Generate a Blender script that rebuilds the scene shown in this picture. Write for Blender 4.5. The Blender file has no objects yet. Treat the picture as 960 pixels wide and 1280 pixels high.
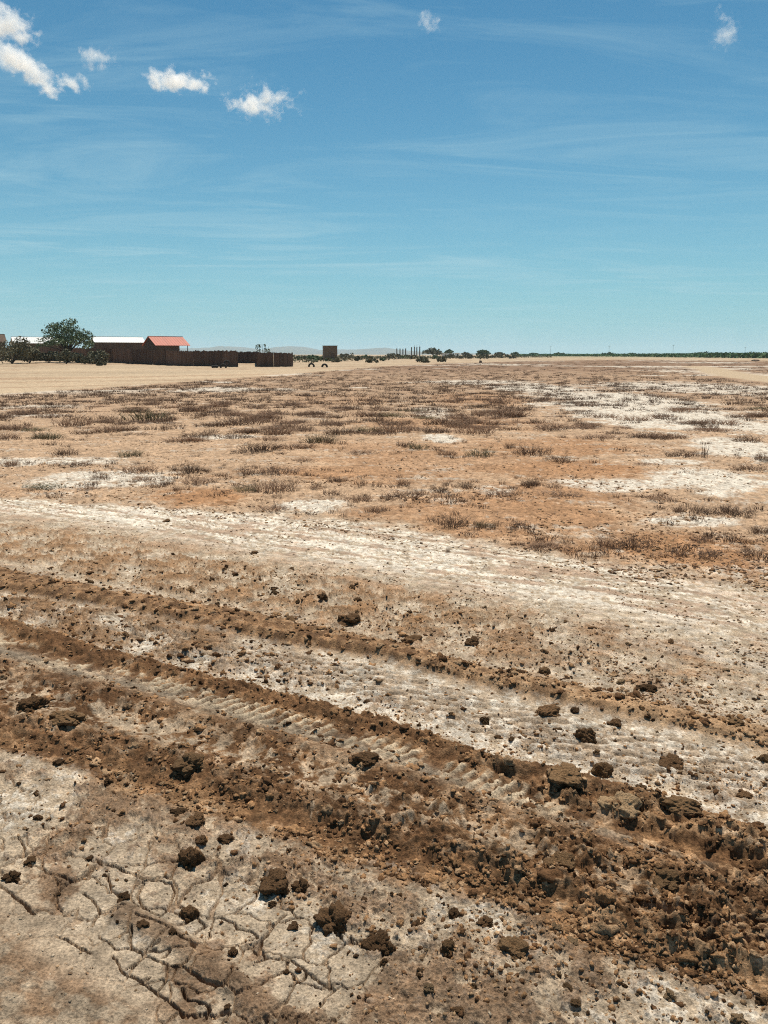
import bpy, bmesh, math, random
import numpy as np
from mathutils import Vector

random.seed(7)
RNG = np.random.default_rng(7)
SC = bpy.context.scene
COL = SC.collection
R = math.radians

# ------------------------------------------------------------------ camera
CAM_H, FPX, PITCH = 1.7, 960.0, math.atan2(197.0, 960.0)
cd = bpy.data.cameras.new('camera')
cam = bpy.data.objects.new('camera', cd); COL.objects.link(cam)
cam.location = (0, 0, CAM_H); cam.rotation_euler = (math.pi / 2 - PITCH, 0, 0)
cd.sensor_fit = 'VERTICAL'; cd.sensor_height = 36.0; cd.lens = 36.0 * FPX / 1280.0
cd.clip_start = 0.05; cd.clip_end = 60000
SC.camera = cam

# ------------------------------------------------------------------ sky + sun
SUN_EL, SUN_AZ = 68.0, 8.0          # degrees; azimuth to the right of straight ahead
world = bpy.data.worlds.new('World'); SC.world = world; world.use_nodes = True
wn, wl = world.node_tree.nodes, world.node_tree.links
wn.clear()
wo = wn.new('ShaderNodeOutputWorld'); bg = wn.new('ShaderNodeBackground'); sky = wn.new('ShaderNodeTexSky')
sky.sky_type = 'NISHITA'; sky.sun_disc = False
sky.sun_elevation = R(SUN_EL); sky.sun_rotation = R(SUN_AZ)
sky.air_density = 1.0; sky.dust_density = 0.05; sky.ozone_density = 3.0; sky.altitude = 50
bg.inputs['Strength'].default_value = 0.078
tint = wn.new('ShaderNodeMix'); tint.data_type = 'RGBA'; tint.blend_type = 'MULTIPLY'
tint.inputs['Factor'].default_value = 1.0; tint.inputs['B'].default_value = (0.40, 0.87, 0.91, 1)
wl.new(sky.outputs[0], tint.inputs['A'])
# thin cirrus streaks over the whole dome: direction projected on a high flat layer
tc = wn.new('ShaderNodeTexCoord'); sx = wn.new('ShaderNodeSeparateXYZ'); wl.new(tc.outputs['Generated'], sx.inputs[0])
def wmath(op, a, b=None, clamp=False):
    n = wn.new('ShaderNodeMath'); n.operation = op; n.use_clamp = clamp
    for i, q in enumerate((a, b)):
        if q is None: continue
        if isinstance(q, (int, float)): n.inputs[i].default_value = q
        else: wl.new(q, n.inputs[i])
    return n.outputs[0]
zc = wmath('MAXIMUM', sx.outputs[2], 0.03); zc = wmath('ADD', zc, 0.04)
cx = wn.new('ShaderNodeCombineXYZ')
wl.new(wmath('DIVIDE', sx.outputs[0], zc), cx.inputs[0]); wl.new(wmath('DIVIDE', sx.outputs[1], zc), cx.inputs[1])
mp = wn.new('ShaderNodeMapping'); mp.inputs['Rotation'].default_value = (0, 0, R(-7)); mp.inputs['Scale'].default_value = (0.55, 1.5, 1)
mp.inputs['Location'].default_value = (0.87, 13.97, 0)
wl.new(cx.outputs[0], mp.inputs[0])
n1 = wn.new('ShaderNodeTexNoise'); n1.inputs['Scale'].default_value = 1.1; n1.inputs['Detail'].default_value = 7; n1.inputs['Roughness'].default_value = 0.62; n1.inputs['Distortion'].default_value = 1.1
n2 = wn.new('ShaderNodeTexNoise'); n2.inputs['Scale'].default_value = 0.35; n2.inputs['Detail'].default_value = 3
wl.new(mp.outputs[0], n1.inputs['Vector']); wl.new(mp.outputs[0], n2.inputs['Vector'])
ci = wmath('MULTIPLY', wmath('MULTIPLY', wmath('SUBTRACT', n1.outputs[0], 0.47, True), 2.6), wmath('MULTIPLY', wmath('SUBTRACT', n2.outputs[0], 0.36, True), 5.0), True)
ci = wmath('MULTIPLY', ci, 0.62, True)
cm = wn.new('ShaderNodeMix'); cm.data_type = 'RGBA'; cm.inputs['B'].default_value = (5.2, 7.6, 8.4, 1)
hb = wn.new('ShaderNodeMix'); hb.data_type = 'RGBA'; hb.inputs['B'].default_value = (3.9, 6.55, 7.7, 1)
wl.new(wmath('MULTIPLY', wmath('POWER', wmath('SUBTRACT', 1.0, wmath('MAXIMUM', sx.outputs[2], 0.0), True), 7.0), 0.9), hb.inputs['Factor']); wl.new(tint.outputs['Result'], hb.inputs['A'])
wl.new(ci, cm.inputs['Factor']); wl.new(hb.outputs['Result'], cm.inputs['A'])
wl.new(cm.outputs['Result'], bg.inputs['Color']); wl.new(bg.outputs[0], wo.inputs['Surface'])

sd = bpy.data.lights.new('sun', 'SUN'); sd.energy = 5.0; sd.angle = R(0.5); sd.color = (1.0, 0.92, 0.79)
sun = bpy.data.objects.new('sun', sd); COL.objects.link(sun)
sdir = Vector((math.sin(R(SUN_AZ)) * math.cos(R(SUN_EL)), math.cos(R(SUN_AZ)) * math.cos(R(SUN_EL)), math.sin(R(SUN_EL))))
sun.rotation_euler = sdir.to_track_quat('Z', 'Y').to_euler()

SC.view_settings.view_transform = 'Standard'; SC.view_settings.look = 'None'
SC.view_settings.exposure = 0.2; SC.view_settings.gamma = 1.0; SC.view_settings.use_curve_mapping = False
SC.render.engine = 'CYCLES'
SC.cycles.max_bounces = 8; SC.cycles.diffuse_bounces = 3; SC.cycles.volume_bounces = 5
SC.cycles.use_denoising = False; SC.cycles.filter_width = 1.1

# ------------------------------------------------------------------ helpers
def G(px, py):
    """ground point seen at a pixel of the photograph (960 x 1280)"""
    a = (px - 480.0) / FPX; b = (640.0 - py) / FPX
    c, s = math.cos(PITCH), math.sin(PITCH)
    dy = c + s * b; dz = -s + c * b
    t = CAM_H / -dz
    return (a * t, dy * t)
def GV(px, py):
    a = (px - 480.0) / FPX; b = (640.0 - py) / FPX; c, s = math.cos(PITCH), math.sin(PITCH)
    t = CAM_H / (s - c * b)
    return np.stack([a * t, (c + s * b) * t], 1)

def F(px, Y):
    """point at distance Y ahead, on the bearing of column px near the horizon"""
    return (Y * (px - 480.0) / 1.0209 / FPX, Y)

def tag(o, label=None, cat=None, group=None, kind=None):
    if label: o['label'] = label
    if cat: o['category'] = cat
    if group: o['group'] = group
    if kind: o['kind'] = kind
    return o

def empty(name, loc, rz=0.0):
    o = bpy.data.objects.new(name, None); COL.objects.link(o)
    o.empty_display_size = 0.2; o.location = loc; o.rotation_euler = (0, 0, rz)
    return o

def link(name, me, parent=None, loc=(0, 0, 0)):
    o = bpy.data.objects.new(name, me); COL.objects.link(o); o.location = loc
    if parent: o.parent = parent
    return o

def mesh(name, V, Fc, mat=None, smooth=False):
    me = bpy.data.meshes.new(name)
    if isinstance(V, np.ndarray): V = V.tolist()
    if isinstance(Fc, np.ndarray): Fc = Fc.tolist()
    me.from_pydata(V, [], Fc); me.update()
    if mat: me.materials.append(mat)
    if smooth: me.polygons.foreach_set('use_smooth', [True] * len(me.polygons))
    return me

def tri_mesh(name, V, T, mat=None, smooth=False, color=None):
    """fast path for big triangle/quad arrays"""
    V = np.asarray(V, np.float32); T = np.asarray(T, np.int32); k = T.shape[1]
    me = bpy.data.meshes.new(name)
    me.vertices.add(len(V)); me.vertices.foreach_set('co', V.ravel())
    me.loops.add(T.size); me.loops.foreach_set('vertex_index', T.ravel())
    me.polygons.add(len(T)); me.polygons.foreach_set('loop_start', np.arange(0, T.size, k, dtype=np.int32))
    if color is not None:
        at = me.attributes.new('soil', 'FLOAT_COLOR', 'POINT')
        at.data.foreach_set('color', np.concatenate([color, np.ones((len(color), 1))], 1).astype(np.float32).ravel())
    me.update(calc_edges=True)
    if smooth: me.polygons.foreach_set('use_smooth', np.ones(len(T), bool))
    if mat: me.materials.append(mat)
    return me

class MB:
    """collects boxes, tubes and quads; build() links them as ONE mesh object"""
    def __init__(s): s.v = []; s.f = []
    def box(s, c, h, ax=None, taper=1.0):
        ax = ax or (Vector((1, 0, 0)), Vector((0, 1, 0)), Vector((0, 0, 1)))
        n = len(s.v); c = Vector(c)
        for k in (-1, 1):
            q = taper if k > 0 else 1.0
            for i, j in ((-1, -1), (1, -1), (1, 1), (-1, 1)):
                s.v.append(tuple(c + ax[0] * (h[0] * i * q) + ax[1] * (h[1] * j * q) + ax[2] * (h[2] * k)))
        s.f += [(n + 3, n + 2, n + 1, n), (n + 4, n + 5, n + 6, n + 7)]
        s.f += [(n + i, n + (i + 1) % 4, n + 4 + (i + 1) % 4, n + 4 + i) for i in range(4)]
    def tube(s, pts, rad, k=6):
        pts = [Vector(p) for p in pts]; n0 = len(s.v)
        for i, p in enumerate(pts):
            d = (pts[min(i + 1, len(pts) - 1)] - pts[max(i - 1, 0)]).normalized()
            a = d.orthogonal().normalized(); b = d.cross(a)
            for j in range(k):
                t = 2 * math.pi * j / k
                s.v.append(tuple(p + (a * math.cos(t) + b * math.sin(t)) * rad[i]))
        for i in range(len(pts) - 1):
            for j in range(k):
                q = n0 + i * k
                s.f.append((q + j, q + (j + 1) % k, q + k + (j + 1) % k, q + k + j))
        s.f.append(tuple(n0 + (len(pts) - 1) * k + j for j in range(k)))
        s.f.append(tuple(n0 + k - 1 - j for j in range(k)))
    def poly(s, pts):
        n = len(s.v); s.v += [tuple(p) for p in pts]; s.f.append(tuple(range(n, n + len(pts))))
    def build(s, name, mat, parent=None, loc=(0, 0, 0), smooth=False):
        return link(name, mesh(name, s.v, s.f, mat, smooth), parent, loc)

# ------------------------------------------------------------------ numpy noise
def _h(ix, iy, seed):
    h = (ix.astype(np.int64) * 374761393 + iy.astype(np.int64) * 668265263 + seed * 2147483647 + 1013904223) & 0xFFFFFFFF
    h = ((h ^ (h >> 13)) * 1274126177) & 0xFFFFFFFF
    h = ((h ^ (h >> 16)) * 2246822519) & 0xFFFFFFFF
    return ((h ^ (h >> 15)) & 0xFFFFFF).astype(np.float64) / 16777216.0
def vn(x, y, seed=0):
    """gradient noise, about -1..1"""
    ix = np.floor(x); iy = np.floor(y); fx = x - ix; fy = y - iy
    sx_ = fx * fx * fx * (fx * (fx * 6 - 15) + 10); sy_ = fy * fy * fy * (fy * (fy * 6 - 15) + 10)
    r = 0
    for dx in (0, 1):
        for dy in (0, 1):
            a = _h(ix + dx, iy + dy, seed) * 2 * math.pi
            w = (sx_ if dx else 1 - sx_) * (sy_ if dy else 1 - sy_)
            r = r + w * (np.cos(a) * (fx - dx) + np.sin(a) * (fy - dy))
    return r * 1.5
def fbm(x, y, seed=0, o=4, g=0.5):
    r = 0; a = 1.0; t = 0
    for i in range(o):
        r = r + a * vn(x * 2 ** i + 17.3 * i, y * 2 ** i - 9.1 * i, seed + i); t += a; a *= g
    return r / t
def billow(x, y, seed=0, o=3, g=0.55):
    r = 0; a = 1.0; t = 0
    for i in range(o):
        r = r + a * (1 - np.abs(vn(x * 2 ** i + 5.3 * i, y * 2 ** i + 3.7 * i, seed + i)) * 2.0); t += a; a *= g
    return r / t
def worley(x, y, seed=0, j=0.9):
    ix = np.floor(x); iy = np.floor(y)
    f1 = np.full(x.shape, 9.0); f2 = np.full(x.shape, 9.0); cid = np.zeros(x.shape)
    for dx in (-1, 0, 1):
        for dy in (-1, 0, 1):
            cx_, cy_ = ix + dx, iy + dy
            hx = _h(cx_, cy_, seed); hy = _h(cx_, cy_, seed + 51)
            d = np.hypot(cx_ + .5 + j * (hx - .5) - x, cy_ + .5 + j * (hy - .5) - y)
            m = d < f1
            f2 = np.where(m, f1, np.minimum(f2, d)); cid = np.where(m, hx, cid); f1 = np.where(m, d, f1)
    return f1, f2, cid
def ss(x, a, b):
    t = np.clip((x - a) / (b - a), 0, 1); return t * t * (3 - 2 * t)
def lerp(a, b, t):
    return a + (np.asarray(b) - a) * t[..., None]

# ------------------------------------------------------------------ ground layout
TA = R(61.0)                                    # wheel tracks run 61 degrees left of the view
U = np.array((-math.sin(TA), math.cos(TA))); N = np.array((math.cos(TA), math.sin(TA)))
def line(pts):
    w = np.array([G(*p) for p in pts]); u = w @ U; v = w @ N; o = np.argsort(u)
    return u[o], v[o]
LINES = [line(p) for p in (
    [(-60, 1040), (0, 1085), (60, 1130), (130, 1180), (200, 1240), (260, 1290)],                                                       # 0 smooth sill
    [(-80, 905), (0, 927), (67, 943), (143, 963), (167, 977), (220, 988), (293, 1010), (360, 1030), (427, 1053), (480, 1075), (555, 1095), (630, 1110), (705, 1135), (780, 1175), (880, 1210), (960, 1235), (1040, 1262)],  # 1 near edge of mud
    [(-80, 785), (0, 805), (100, 832), (200, 857), (300, 887), (400, 912), (450, 926), (560, 965), (700, 1020), (830, 1060), (960, 1110), (1040, 1140)],  # 2 lug imprint
    [(-80, 752), (0, 775), (100, 806), (200, 833), (300, 857), (400, 883), (480, 905), (560, 930), (640, 962), (740, 985), (830, 1005), (960, 1050), (1040, 1080)],  # 3 far edge of mud
    [(-80, 722), (0, 737), (150, 760), (250, 782), (350, 802), (480, 822), (600, 854), (730, 883), (880, 915), (960, 935), (1040, 955)],  # 4 near foot of thin ridge
    [(-80, 695), (0, 710), (150, 742), (300, 765), (480, 803), (600, 836), (730, 862), (880, 895), (960, 912), (1040, 930)],              # 5 far foot of thin ridge
    [(-80, 632), (0, 640), (150, 655), (240, 672), (400, 700), (480, 712), (600, 735), (720, 757), (960, 795), (1040, 808)],              # 6 near edge of white crust
    [(-80, 618), (0, 624), (240, 638), (400, 650), (480, 660), (560, 672), (640, 690), (800, 712), (960, 738), (1040, 750)])]             # 7 far edge of white crust
def band(x, y):
    """running number across the wheel tracks: 0..7 at the lines above, growing outwards in metres"""
    u = x * U[0] + y * U[1]; v = x * N[0] + y * N[1]
    vs = [np.interp(u, a, b) for a, b in LINES]
    for i in range(1, len(vs)): vs[i] = np.maximum(vs[i], vs[i - 1] + 0.02)
    s = vs[0] * 0 + np.minimum((v - vs[0]) / 0.4, 0)
    for i in range(7):
        s = s + np.clip((v - vs[i]) / (vs[i + 1] - vs[i]), 0, 1)
    s = s + np.maximum(v - vs[7], 0)
    return u, v, s
def blobs(x, y, L, warp):
    r = np.zeros(x.shape)
    for px, py, rx, ry, k in L:
        cx0, cy0 = G(px, py); dx = rx * math.hypot(cy0, CAM_H) / FPX
        y1 = G(px, py - ry)[1]; y0 = G(px, py + ry)[1]; dy = (y1 - y0) / 2
        d = np.hypot((x - cx0) / dx, (y - (y0 + y1) / 2) / dy)
        r = np.maximum(r, k * (1 - ss(d + warp, 0.55, 1.15)))
    return r
SALT = [(60, 577, 120, 7, .7), (110, 602, 110, 16, .75), (165, 600, 50, 12, .6), (388, 634, 62, 12, .95), (285, 546, 55, 4, .7), (540, 516, 32, 10, .6), (548, 547, 28, 6, .9),
        (850, 522, 150, 26, 1), (905, 605, 90, 26, 1), (770, 500, 110, 13, .95), (930, 560, 70, 18, .95), (830, 578, 60, 5, .8), (880, 486, 150, 10, .8), (790, 607, 110, 11, .75),
        (870, 652, 70, 8, .85), (680, 487, 70, 9, .9), (600, 478, 90, 4, .7), (270, 487, 60, 4, .8), (40, 520, 60, 3, .6), (60, 508, 70, 3, .6), (900, 466, 70, 5, .6), (560, 626, 30, 6, .4), (930, 715, 90, 10, .45), (620, 612, 30, 8, .5)]
ORANGE = [(250, 622, 80, 13, .9), (640, 645, 150, 36, .85), (720, 587, 130, 14, .9), (850, 690, 150, 26, .95), (450, 592, 170, 12, .7), (700, 560, 120, 14, .8), (560, 575, 200, 16, .6), (480, 560, 150, 10, .5),
          (600, 500, 70, 9, .7), (560, 530, 140, 10, .6), (880, 760, 130, 8, .7), (130, 640, 100, 6, .25), (20, 615, 60, 8, .3), (690, 620, 100, 20, .7), (500, 640, 80, 10, .6), (420, 500, 80, 8, .35)]
CR3 = [[(370, 390), (430, 440), (490, 430), (545, 465), (640, 515), (690, 520), (760, 560), (840, 600), (850, 580)], [(490, 360), (492, 430)],
       [(415, 470), (450, 510), (500, 545), (580, 605), (640, 655), (690, 700), (760, 705), (790, 680), (780, 660), (700, 635), (690, 600)],
       [(545, 465), (520, 485), (480, 510)], [(635, 520), (625, 560), (590, 605)], [(600, 420), (560, 430), (520, 440)], [(640, 455), (610, 475)],
       [(540, 190), (600, 185), (645, 200), (650, 230), (635, 290), (600, 315), (560, 305), (520, 265), (515, 240), (540, 200)],
       [(365, 100), (410, 125), (470, 150), (540, 180)], [(405, 160), (420, 210), (460, 260)], [(355, 130), (320, 160), (280, 190)],
       [(110, 130), (150, 140), (190, 165), (270, 185), (280, 190), (240, 225), (200, 265)], [(70, 20), (90, 60), (85, 95)],
       [(180, 20), (175, 70), (120, 80), (85, 95), (20, 100)], [(0, 205), (40, 230), (80, 265), (130, 320)], [(510, 320), (560, 340), (630, 370), (730, 440)],
       [(720, 525), (740, 490), (790, 475)], [(820, 320), (870, 340), (890, 370), (950, 380)], [(745, 330), (770, 355), (740, 375)], [(310, 235), (350, 260), (370, 300), (340, 350)],
       [(210, 395), (290, 430), (340, 460)]]
CR2 = [[(350, 440), (400, 470), (410, 490), (470, 500), (490, 520), (410, 550)], [(590, 430), (540, 480), (505, 520), (500, 570), (520, 600), (600, 600), (650, 625), (690, 660), (740, 690), (800, 690), (820, 710)],
       [(480, 620), (520, 600)], [(600, 700), (660, 670), (670, 640)], [(255, 440), (285, 470), (250, 500)]]
CRACKS = [[G(a / 3, 1040 + b / 3) for a, b in c] for c in CR3] + [[G(160 + a / 3, 1000 + b / 3) for a, b in c] for c in CR2]
CRACKS += [[G(480 + a / 2, 660 + b / 2) for a, b in c] for c in ([(90, 120), (130, 130), (160, 115)], [(200, 175), (260, 205), (310, 200)], [(330, 200), (370, 190), (400, 180), (450, 195)], [(340, 215), (390, 205), (440, 215)], [(240, 170), (280, 190), (330, 160)],
            [(395, 185), (420, 170)], [(560, 245), (600, 225), (640, 235)])]
RIM = [G(150, 1140), G(205, 1168), G(260, 1205), G(310, 1245), G(370, 1290)]

def seg_dist(x, y, pl):
    d = np.full(x.shape, 9e9)
    for (x0, y0), (x1, y1) in zip(pl[:-1], pl[1:]):
        ex, ey = x1 - x0, y1 - y0; l = ex * ex + ey * ey + 1e-12
        t = np.clip(((x - x0) * ex + (y - y0) * ey) / l, 0, 1)
        d = np.minimum(d, np.hypot(x - x0 - t * ex, y - y0 - t * ey))
    return d

C_WHITE = np.array((.65, .575, .475)); C_PALE = np.array((.44, .345, .245)); C_TAN = np.array((.285, .18, .108)); C_TRACK = np.array((.42, .34, .25)); C_PINK = np.array((.38, .26, .18))
C_MUDD = np.array((.125, .065, .031)); C_MUDM = np.array((.30, .168, .082)); C_MUDT = np.array((.43, .275, .155))
C_ORA = np.array((.36, .195, .098)); C_FIELD = np.array((.425, .287, .182)); C_SAND = np.array((.435, .33, .22)); C_LITTER = np.array((.165, .10, .062))
EDGE = np.array([G(*p) for p in ((-260, 512), (-100, 503), (0, 493), (110, 486), (250, 476), (360, 468), (480, 458), (560, 454.5), (650, 451.2), (760, 450), (860, 450.6), (960, 451.5), (1100, 452))])
EDGE_AZ = np.arctan2(EDGE[:, 0], EDGE[:, 1]); EDGE_IR = 1 / np.hypot(EDGE[:, 0], EDGE[:, 1])
PATH = [G(*p) for p in ((868, 458), (890, 461.5), (905, 466), (935, 471), (965, 475), (1010, 480))]

def ground(x, y):
    """height and soil colour of the ground at world points"""
    x = np.asarray(x, float); y = np.asarray(y, float)
    r = np.hypot(x, y); az = np.arctan2(x, y)
    z = np.zeros(x.shape); col = np.empty(x.shape + (3,))
    # ---------- far part: scrub field, sand, path
    nA = fbm(x * .35, y * .35, 1, 4); nB = fbm(x * 1.6, y * 1.6, 9, 4); nC = fbm(x * 7, y * 7, 21, 3); nE = fbm(x * 24, y * 24, 25, 3, .7) * (1 - ss(r, 14, 40)); nS = fbm(x * .8, y * 2.2, 27, 4, .6); nF = fbm(x * .03, y * .05, 45, 4, .6); nD = fbm(x * .02, y * .02, 31, 3)
    f = np.broadcast_to(C_FIELD, col.shape) * (1 + .16 * nB + .14 * nC)[..., None]
    warp = .45 * nA + .55 * nB + .55 * nC + .5 * nS + .25 * nE
    ora = blobs(x, y, ORANGE, warp * .9); f = lerp(f, C_ORA * 1.0, np.clip(ora + .5 * nA * ora, 0, 1))
    f = f * (1 + .28 * nC + .16 * nB + .45 * nE)[..., None]
    f = lerp(f, C_LITTER * 1.15, ss(nC + .8 * nE + .5 * nS, .22, .55) * .55)
    f = lerp(f, C_WHITE * .85, ss(nS + .6 * nC - .5 * nE, .26, .55) * .55)
    salt = np.clip(blobs(x, y, SALT, warp) * (1 + 1.5 * nC + .5 * nB + .8 * nE) * 1.05, 0, 1)
    salt = np.maximum(salt, ss(nA * .55 + nB * .35, .30, .45) * .7 * ss(r, 14, 22))
    salt = np.maximum(salt, ss(nF + .35 * nA + .12 * ss(az, -.1, .3), .20, .36) * .9 * ss(r, 28, 45))
    f = lerp(f, C_WHITE * (.92 + .12 * nC + .25 * nE)[..., None], ss(salt, .2, .85))
    ir = 1 / np.maximum(r, .05)
    e = np.interp(az, EDGE_AZ, EDGE_IR); e = e * (1 + .05 * nA + .03 * nB)
    sand = ss(e - ir, -.0006, .0009)
    # parallel wheel marks in the sand, running with the sandy track
    sa, sb = x * .80 + y * .60, y * .80 - x * .60
    st = .6 * fbm(sa * .010, sb * .16, 41, 4) + .5 * fbm(sa * .03, sb * .45, 43, 3)
    sc_ = C_SAND * (1 + .10 * nA + .06 * nC + .20 * np.clip(st, -.5, .3))[..., None]
    sc_ = lerp(sc_, C_FIELD * .78, ss(st, .02, .22) * .8)
    sc_ = sc_ * (1 + .28 * nF)[..., None]
    sc_ = sc_ * (1 + .12 * nB + .10 * nS)[..., None]
    pth = 1 - ss(seg_dist(x, y, PATH) + 1.2 * nA, 1.3, 2.4)
    f = lerp(f, C_SAND * 1.0, pth)
    belt = ss(r, 15, 48) * (1 - sand) * (1 - pth)
    f = lerp(f, C_LITTER * 1.25, np.clip(belt * (.25 + .75 * ss(nA + .5 * nB + .5 * ss(r, 60, 130), -.3, .25)) * (.55 + .35 * ss(r, 50, 100)), 0, 1) * (1 - .8 * ss(salt, .3, .8)))
    f = lerp(f, sc_, sand)
    far = ss(r, 300, 600); f = lerp(f, np.array((.30, .27, .17)), far * (az > .17) * .7)
    col[...] = f
    z += .03 * nA * ss(r, 4, 12) + .018 * nB * ss(r, 3, 6) + .018 * nC + .016 * nE
    z += .12 * st * sand * ss(r, 30, 60) + .06 * nB * sand * ss(r, 30, 60) + (.5 * ss(-x, 25, 60) * ss(y, 85, 140)) + .25 * nD * ss(r, 60, 200)
    # ---------- near part: crust, tracks, mud
    m = r < 24
    xx, yy = x[m], y[m]
    u, v, s0 = band(xx, yy)
    w1 = fbm(xx * 3.2, yy * 3.2, 61, 4); w2 = fbm(xx * 13, yy * 13, 71, 4); w3 = fbm(xx * 55, yy * 55, 81, 3); w4 = fbm(xx * .9, yy * .9, 91, 3)
    w5 = fbm(xx * 30, yy * 30, 95, 4, .7); us = fbm(u * .9, v * 9, 101, 4); us2 = fbm(u * 3.5, v * 30, 111, 3)
    s = s0 + .16 * w1 + .07 * w2
    bl = billow(xx * 7, yy * 7, 121, 4, .6); bs = billow(xx * 22, yy * 22, 131, 3, .6)
    zf = z[m]; cf = col[m]
    near = (1 - ss(s0 + .45 * w1 + .15 * w2, 6.85, 7.35))
    # crust everywhere inside the near part
    c = np.broadcast_to(C_PALE, cf.shape) * (1 + .12 * w1 + .16 * w2 + .25 * w5)[..., None]
    pat = ss(w1 * .5 + us * .5 + .5 * w2 + .7 * w5, -.02, .28)
    c = lerp(c, C_TAN, pat * .8)
    wht = ss(.5 * w2 + 1.0 * w5 - .25 * w1, .08, .26)
    c = lerp(c, C_WHITE * .95, wht * .6)
    c = lerp(c, C_MUDT * .6, ss(w5 - .3 * w2 + .3 * w1, .22, .42) * .75)
    hz = .006 * w1 + .004 * w2 + .0045 * w5 + .003 * w3
    right = ss(-u, -2.5, 1.5)
    # white salt band 6..7, streaked along the tracks
    wb = ss(s + .35 * us, 5.75, 6.25) * (1 - ss(s0 + .25 * w1, 6.9, 7.25))
    c = lerp(c, C_WHITE * (1.04 + .10 * w3 + .12 * w5)[..., None], wb * ss(us * .7 + us2 * .3 + w2 * .7 + .9 * w5 + .26 - .30 * right + (.3 + .7 * right) * (.8 * w1 + .6 * w4), .08, .34))
    c = lerp(c, C_PINK, ss(s, 5.6, 6.2) * (1 - ss(s0, 6.9, 7.2)) * ss(-us * 1.1 + .8 * w1 + .5 * w2 - .25 * w4, .12, .36) * .8)
    c = lerp(c, C_ORA * 1.15, ss(s, 6.0, 6.6) * (1 - ss(s, 6.9, 7.2)) * right * ss(w4 + us, .05, .4) * .7)
    # cracked tan crust 5..6
    t56 = ss(s, 5.0, 5.2) * (1 - ss(s, 5.8, 6.2))
    c = lerp(c, C_TAN * 1.25, t56 * ss(us + .8 * w1 + .6 * w5 + .02, -.05, .35) * .6)
    c = lerp(c, C_WHITE * .95, t56 * right * ss(us * 1.2 + us2 * .6 + .3 * w2, .08, .4) * .9)
    hz += t56 * .012 * us
    # brown crumbly strip on the left of 5..6
    left = ss(u, -.6, 2.2)
    crum = t56 * left * (1 - ss(s, 5.55, 6.0)) * ss(w1 + .9 * w2 + .9 * w5 + .10, .05, .35)
    c = lerp(c, C_MUDM * .9, crum * .8); hz += crum * (.012 + .016 * bl + .012 * w5)
    # thin ridge 4..5
    q = np.clip(1 - np.abs(s0 - 4.5 + .18 * w1) / .60, 0, 1); rid = ss(q, .05, .55)
    mixr = lerp(np.broadcast_to(C_MUDM, c.shape), C_MUDT, ss(-u, -2.6, -.3) * .75 + 0 * u)
    mixr = lerp(mixr, C_MUDD, ss(w2 + .3 * w1 + .4 * w5 + .2 * left, .05, .4) * (.35 + .55 * left))
    ridc = ss(np.clip(1 - np.abs(s0 - 4.42 + .22 * w1) / .70, 0, 1), .05, .45)
    c = lerp(c, mixr * (1 + .5 * w5)[..., None], np.clip(ridc * (1.1 + .8 * w2 + .5 * w5), 0, 1) * .95)
    hz += rid * (.024 + .014 * bl + .006 * bs + .006 * w5) * (.7 + .5 * left)
    # flat wheel track 3..4 with lug prints
    tr = ss(s0, 2.95, 3.15) * (1 - ss(s0, 3.85, 4.05))
    hz += -tr * .014
    c = lerp(c, C_TRACK * (1 + .12 * w2 + .1 * us)[..., None], tr * ss(s0 + .2 * w1, 3.35, 3.6) * .8)
    c = lerp(c, C_WHITE * .95, tr * ss(w2 * .8 + w3 * .5 + .6 * w5 + .18 - .15 * (s0 - 3), .0, .3) * .85)
    lugm = ss(s0 + .1 * w1, 3.20, 3.36) * (1 - ss(s0 + .1 * w1, 3.74, 3.90)) * ss(w4 + .55 * w1 + .5, -.05, .3)
    ph = (yy + .22 * xx + .012 * w2) / .066 + .5 * (np.floor(xx * 8.0 + .35 * w1 + .15 * w2) % 2)
    lug = np.abs((ph % 1.0) - .5) * 2
    hz += lugm * .020 * ss(lug + .35 * w2, .15, .45)
    c = lerp(c, C_TAN * 1.05, lugm * .35 * (1 - wht))
    # dark smear at the left of the track
    sm = tr * ss(u, 2.0, 3.2) * ss(w1 + .5 * w2 + .7 * w5 + .08, -.05, .3)
    c = lerp(c, C_MUDM * .75, sm * .9); hz += sm * (.012 + .012 * bl)
    # the churned mud 1..3
    mud = ss(s, 1.0, 1.10) * (1 - ss(s, 2.88, 3.02))
    big = .65 + .75 * ss(-u, -1.9, .3)
    rdg = fbm(u * .8 + .15 * w1, v * 6.5, 141, 4, .55) + .45 * fbm(u * 2.2, v * 22, 143, 3)
    wa, _, ca1 = worley(xx * 26 + .6 * w2, yy * 26 + .6 * w1, 401); wb2, _, cb1 = worley(xx * 55 + .5 * w5, yy * 55, 411)
    cra = np.clip(1 - 1.5 * wa, 0, 1) ** .6; crb = np.clip(1 - 1.5 * wb2, 0, 1) ** .6
    crk = ((.008 + .006 * ss(u, .2, 1.2)) * cra * (.3 + ca1) * ss(w1 + .5 * w2 + .3, -.1, .3) + .005 * crb * (.2 + cb1))
    hm = .020 + .055 * big * np.clip(bl - .25, 0, 1) + .014 * bs + .060 * rdg * big + .010 * w5 + .005 * w3 + crk
    # long smooth pressed ridges
    for s_c, wd, hh, ua, ub in ((1.72, .10, .045, -.2, 3.5), (1.25, .12, .04, -1.6, .1), (2.78, .16, .05, -1.8, 1.2), (1.35, .12, .04, .9, 3.6)):
        g = np.exp(-((s0 + .05 * w1 - s_c) / wd) ** 2) * ss(u, ua, ua + .5) * (1 - ss(u, ub - .5, ub))
        hm = hm * (1 - .55 * g) + hh * g
    # flatter pressed wheel floor
    fl = np.exp(-((s0 - 2.02) / .26) ** 2) * ss(u, -.6, .4)
    hm = hm * (1 - .6 * fl)
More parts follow.
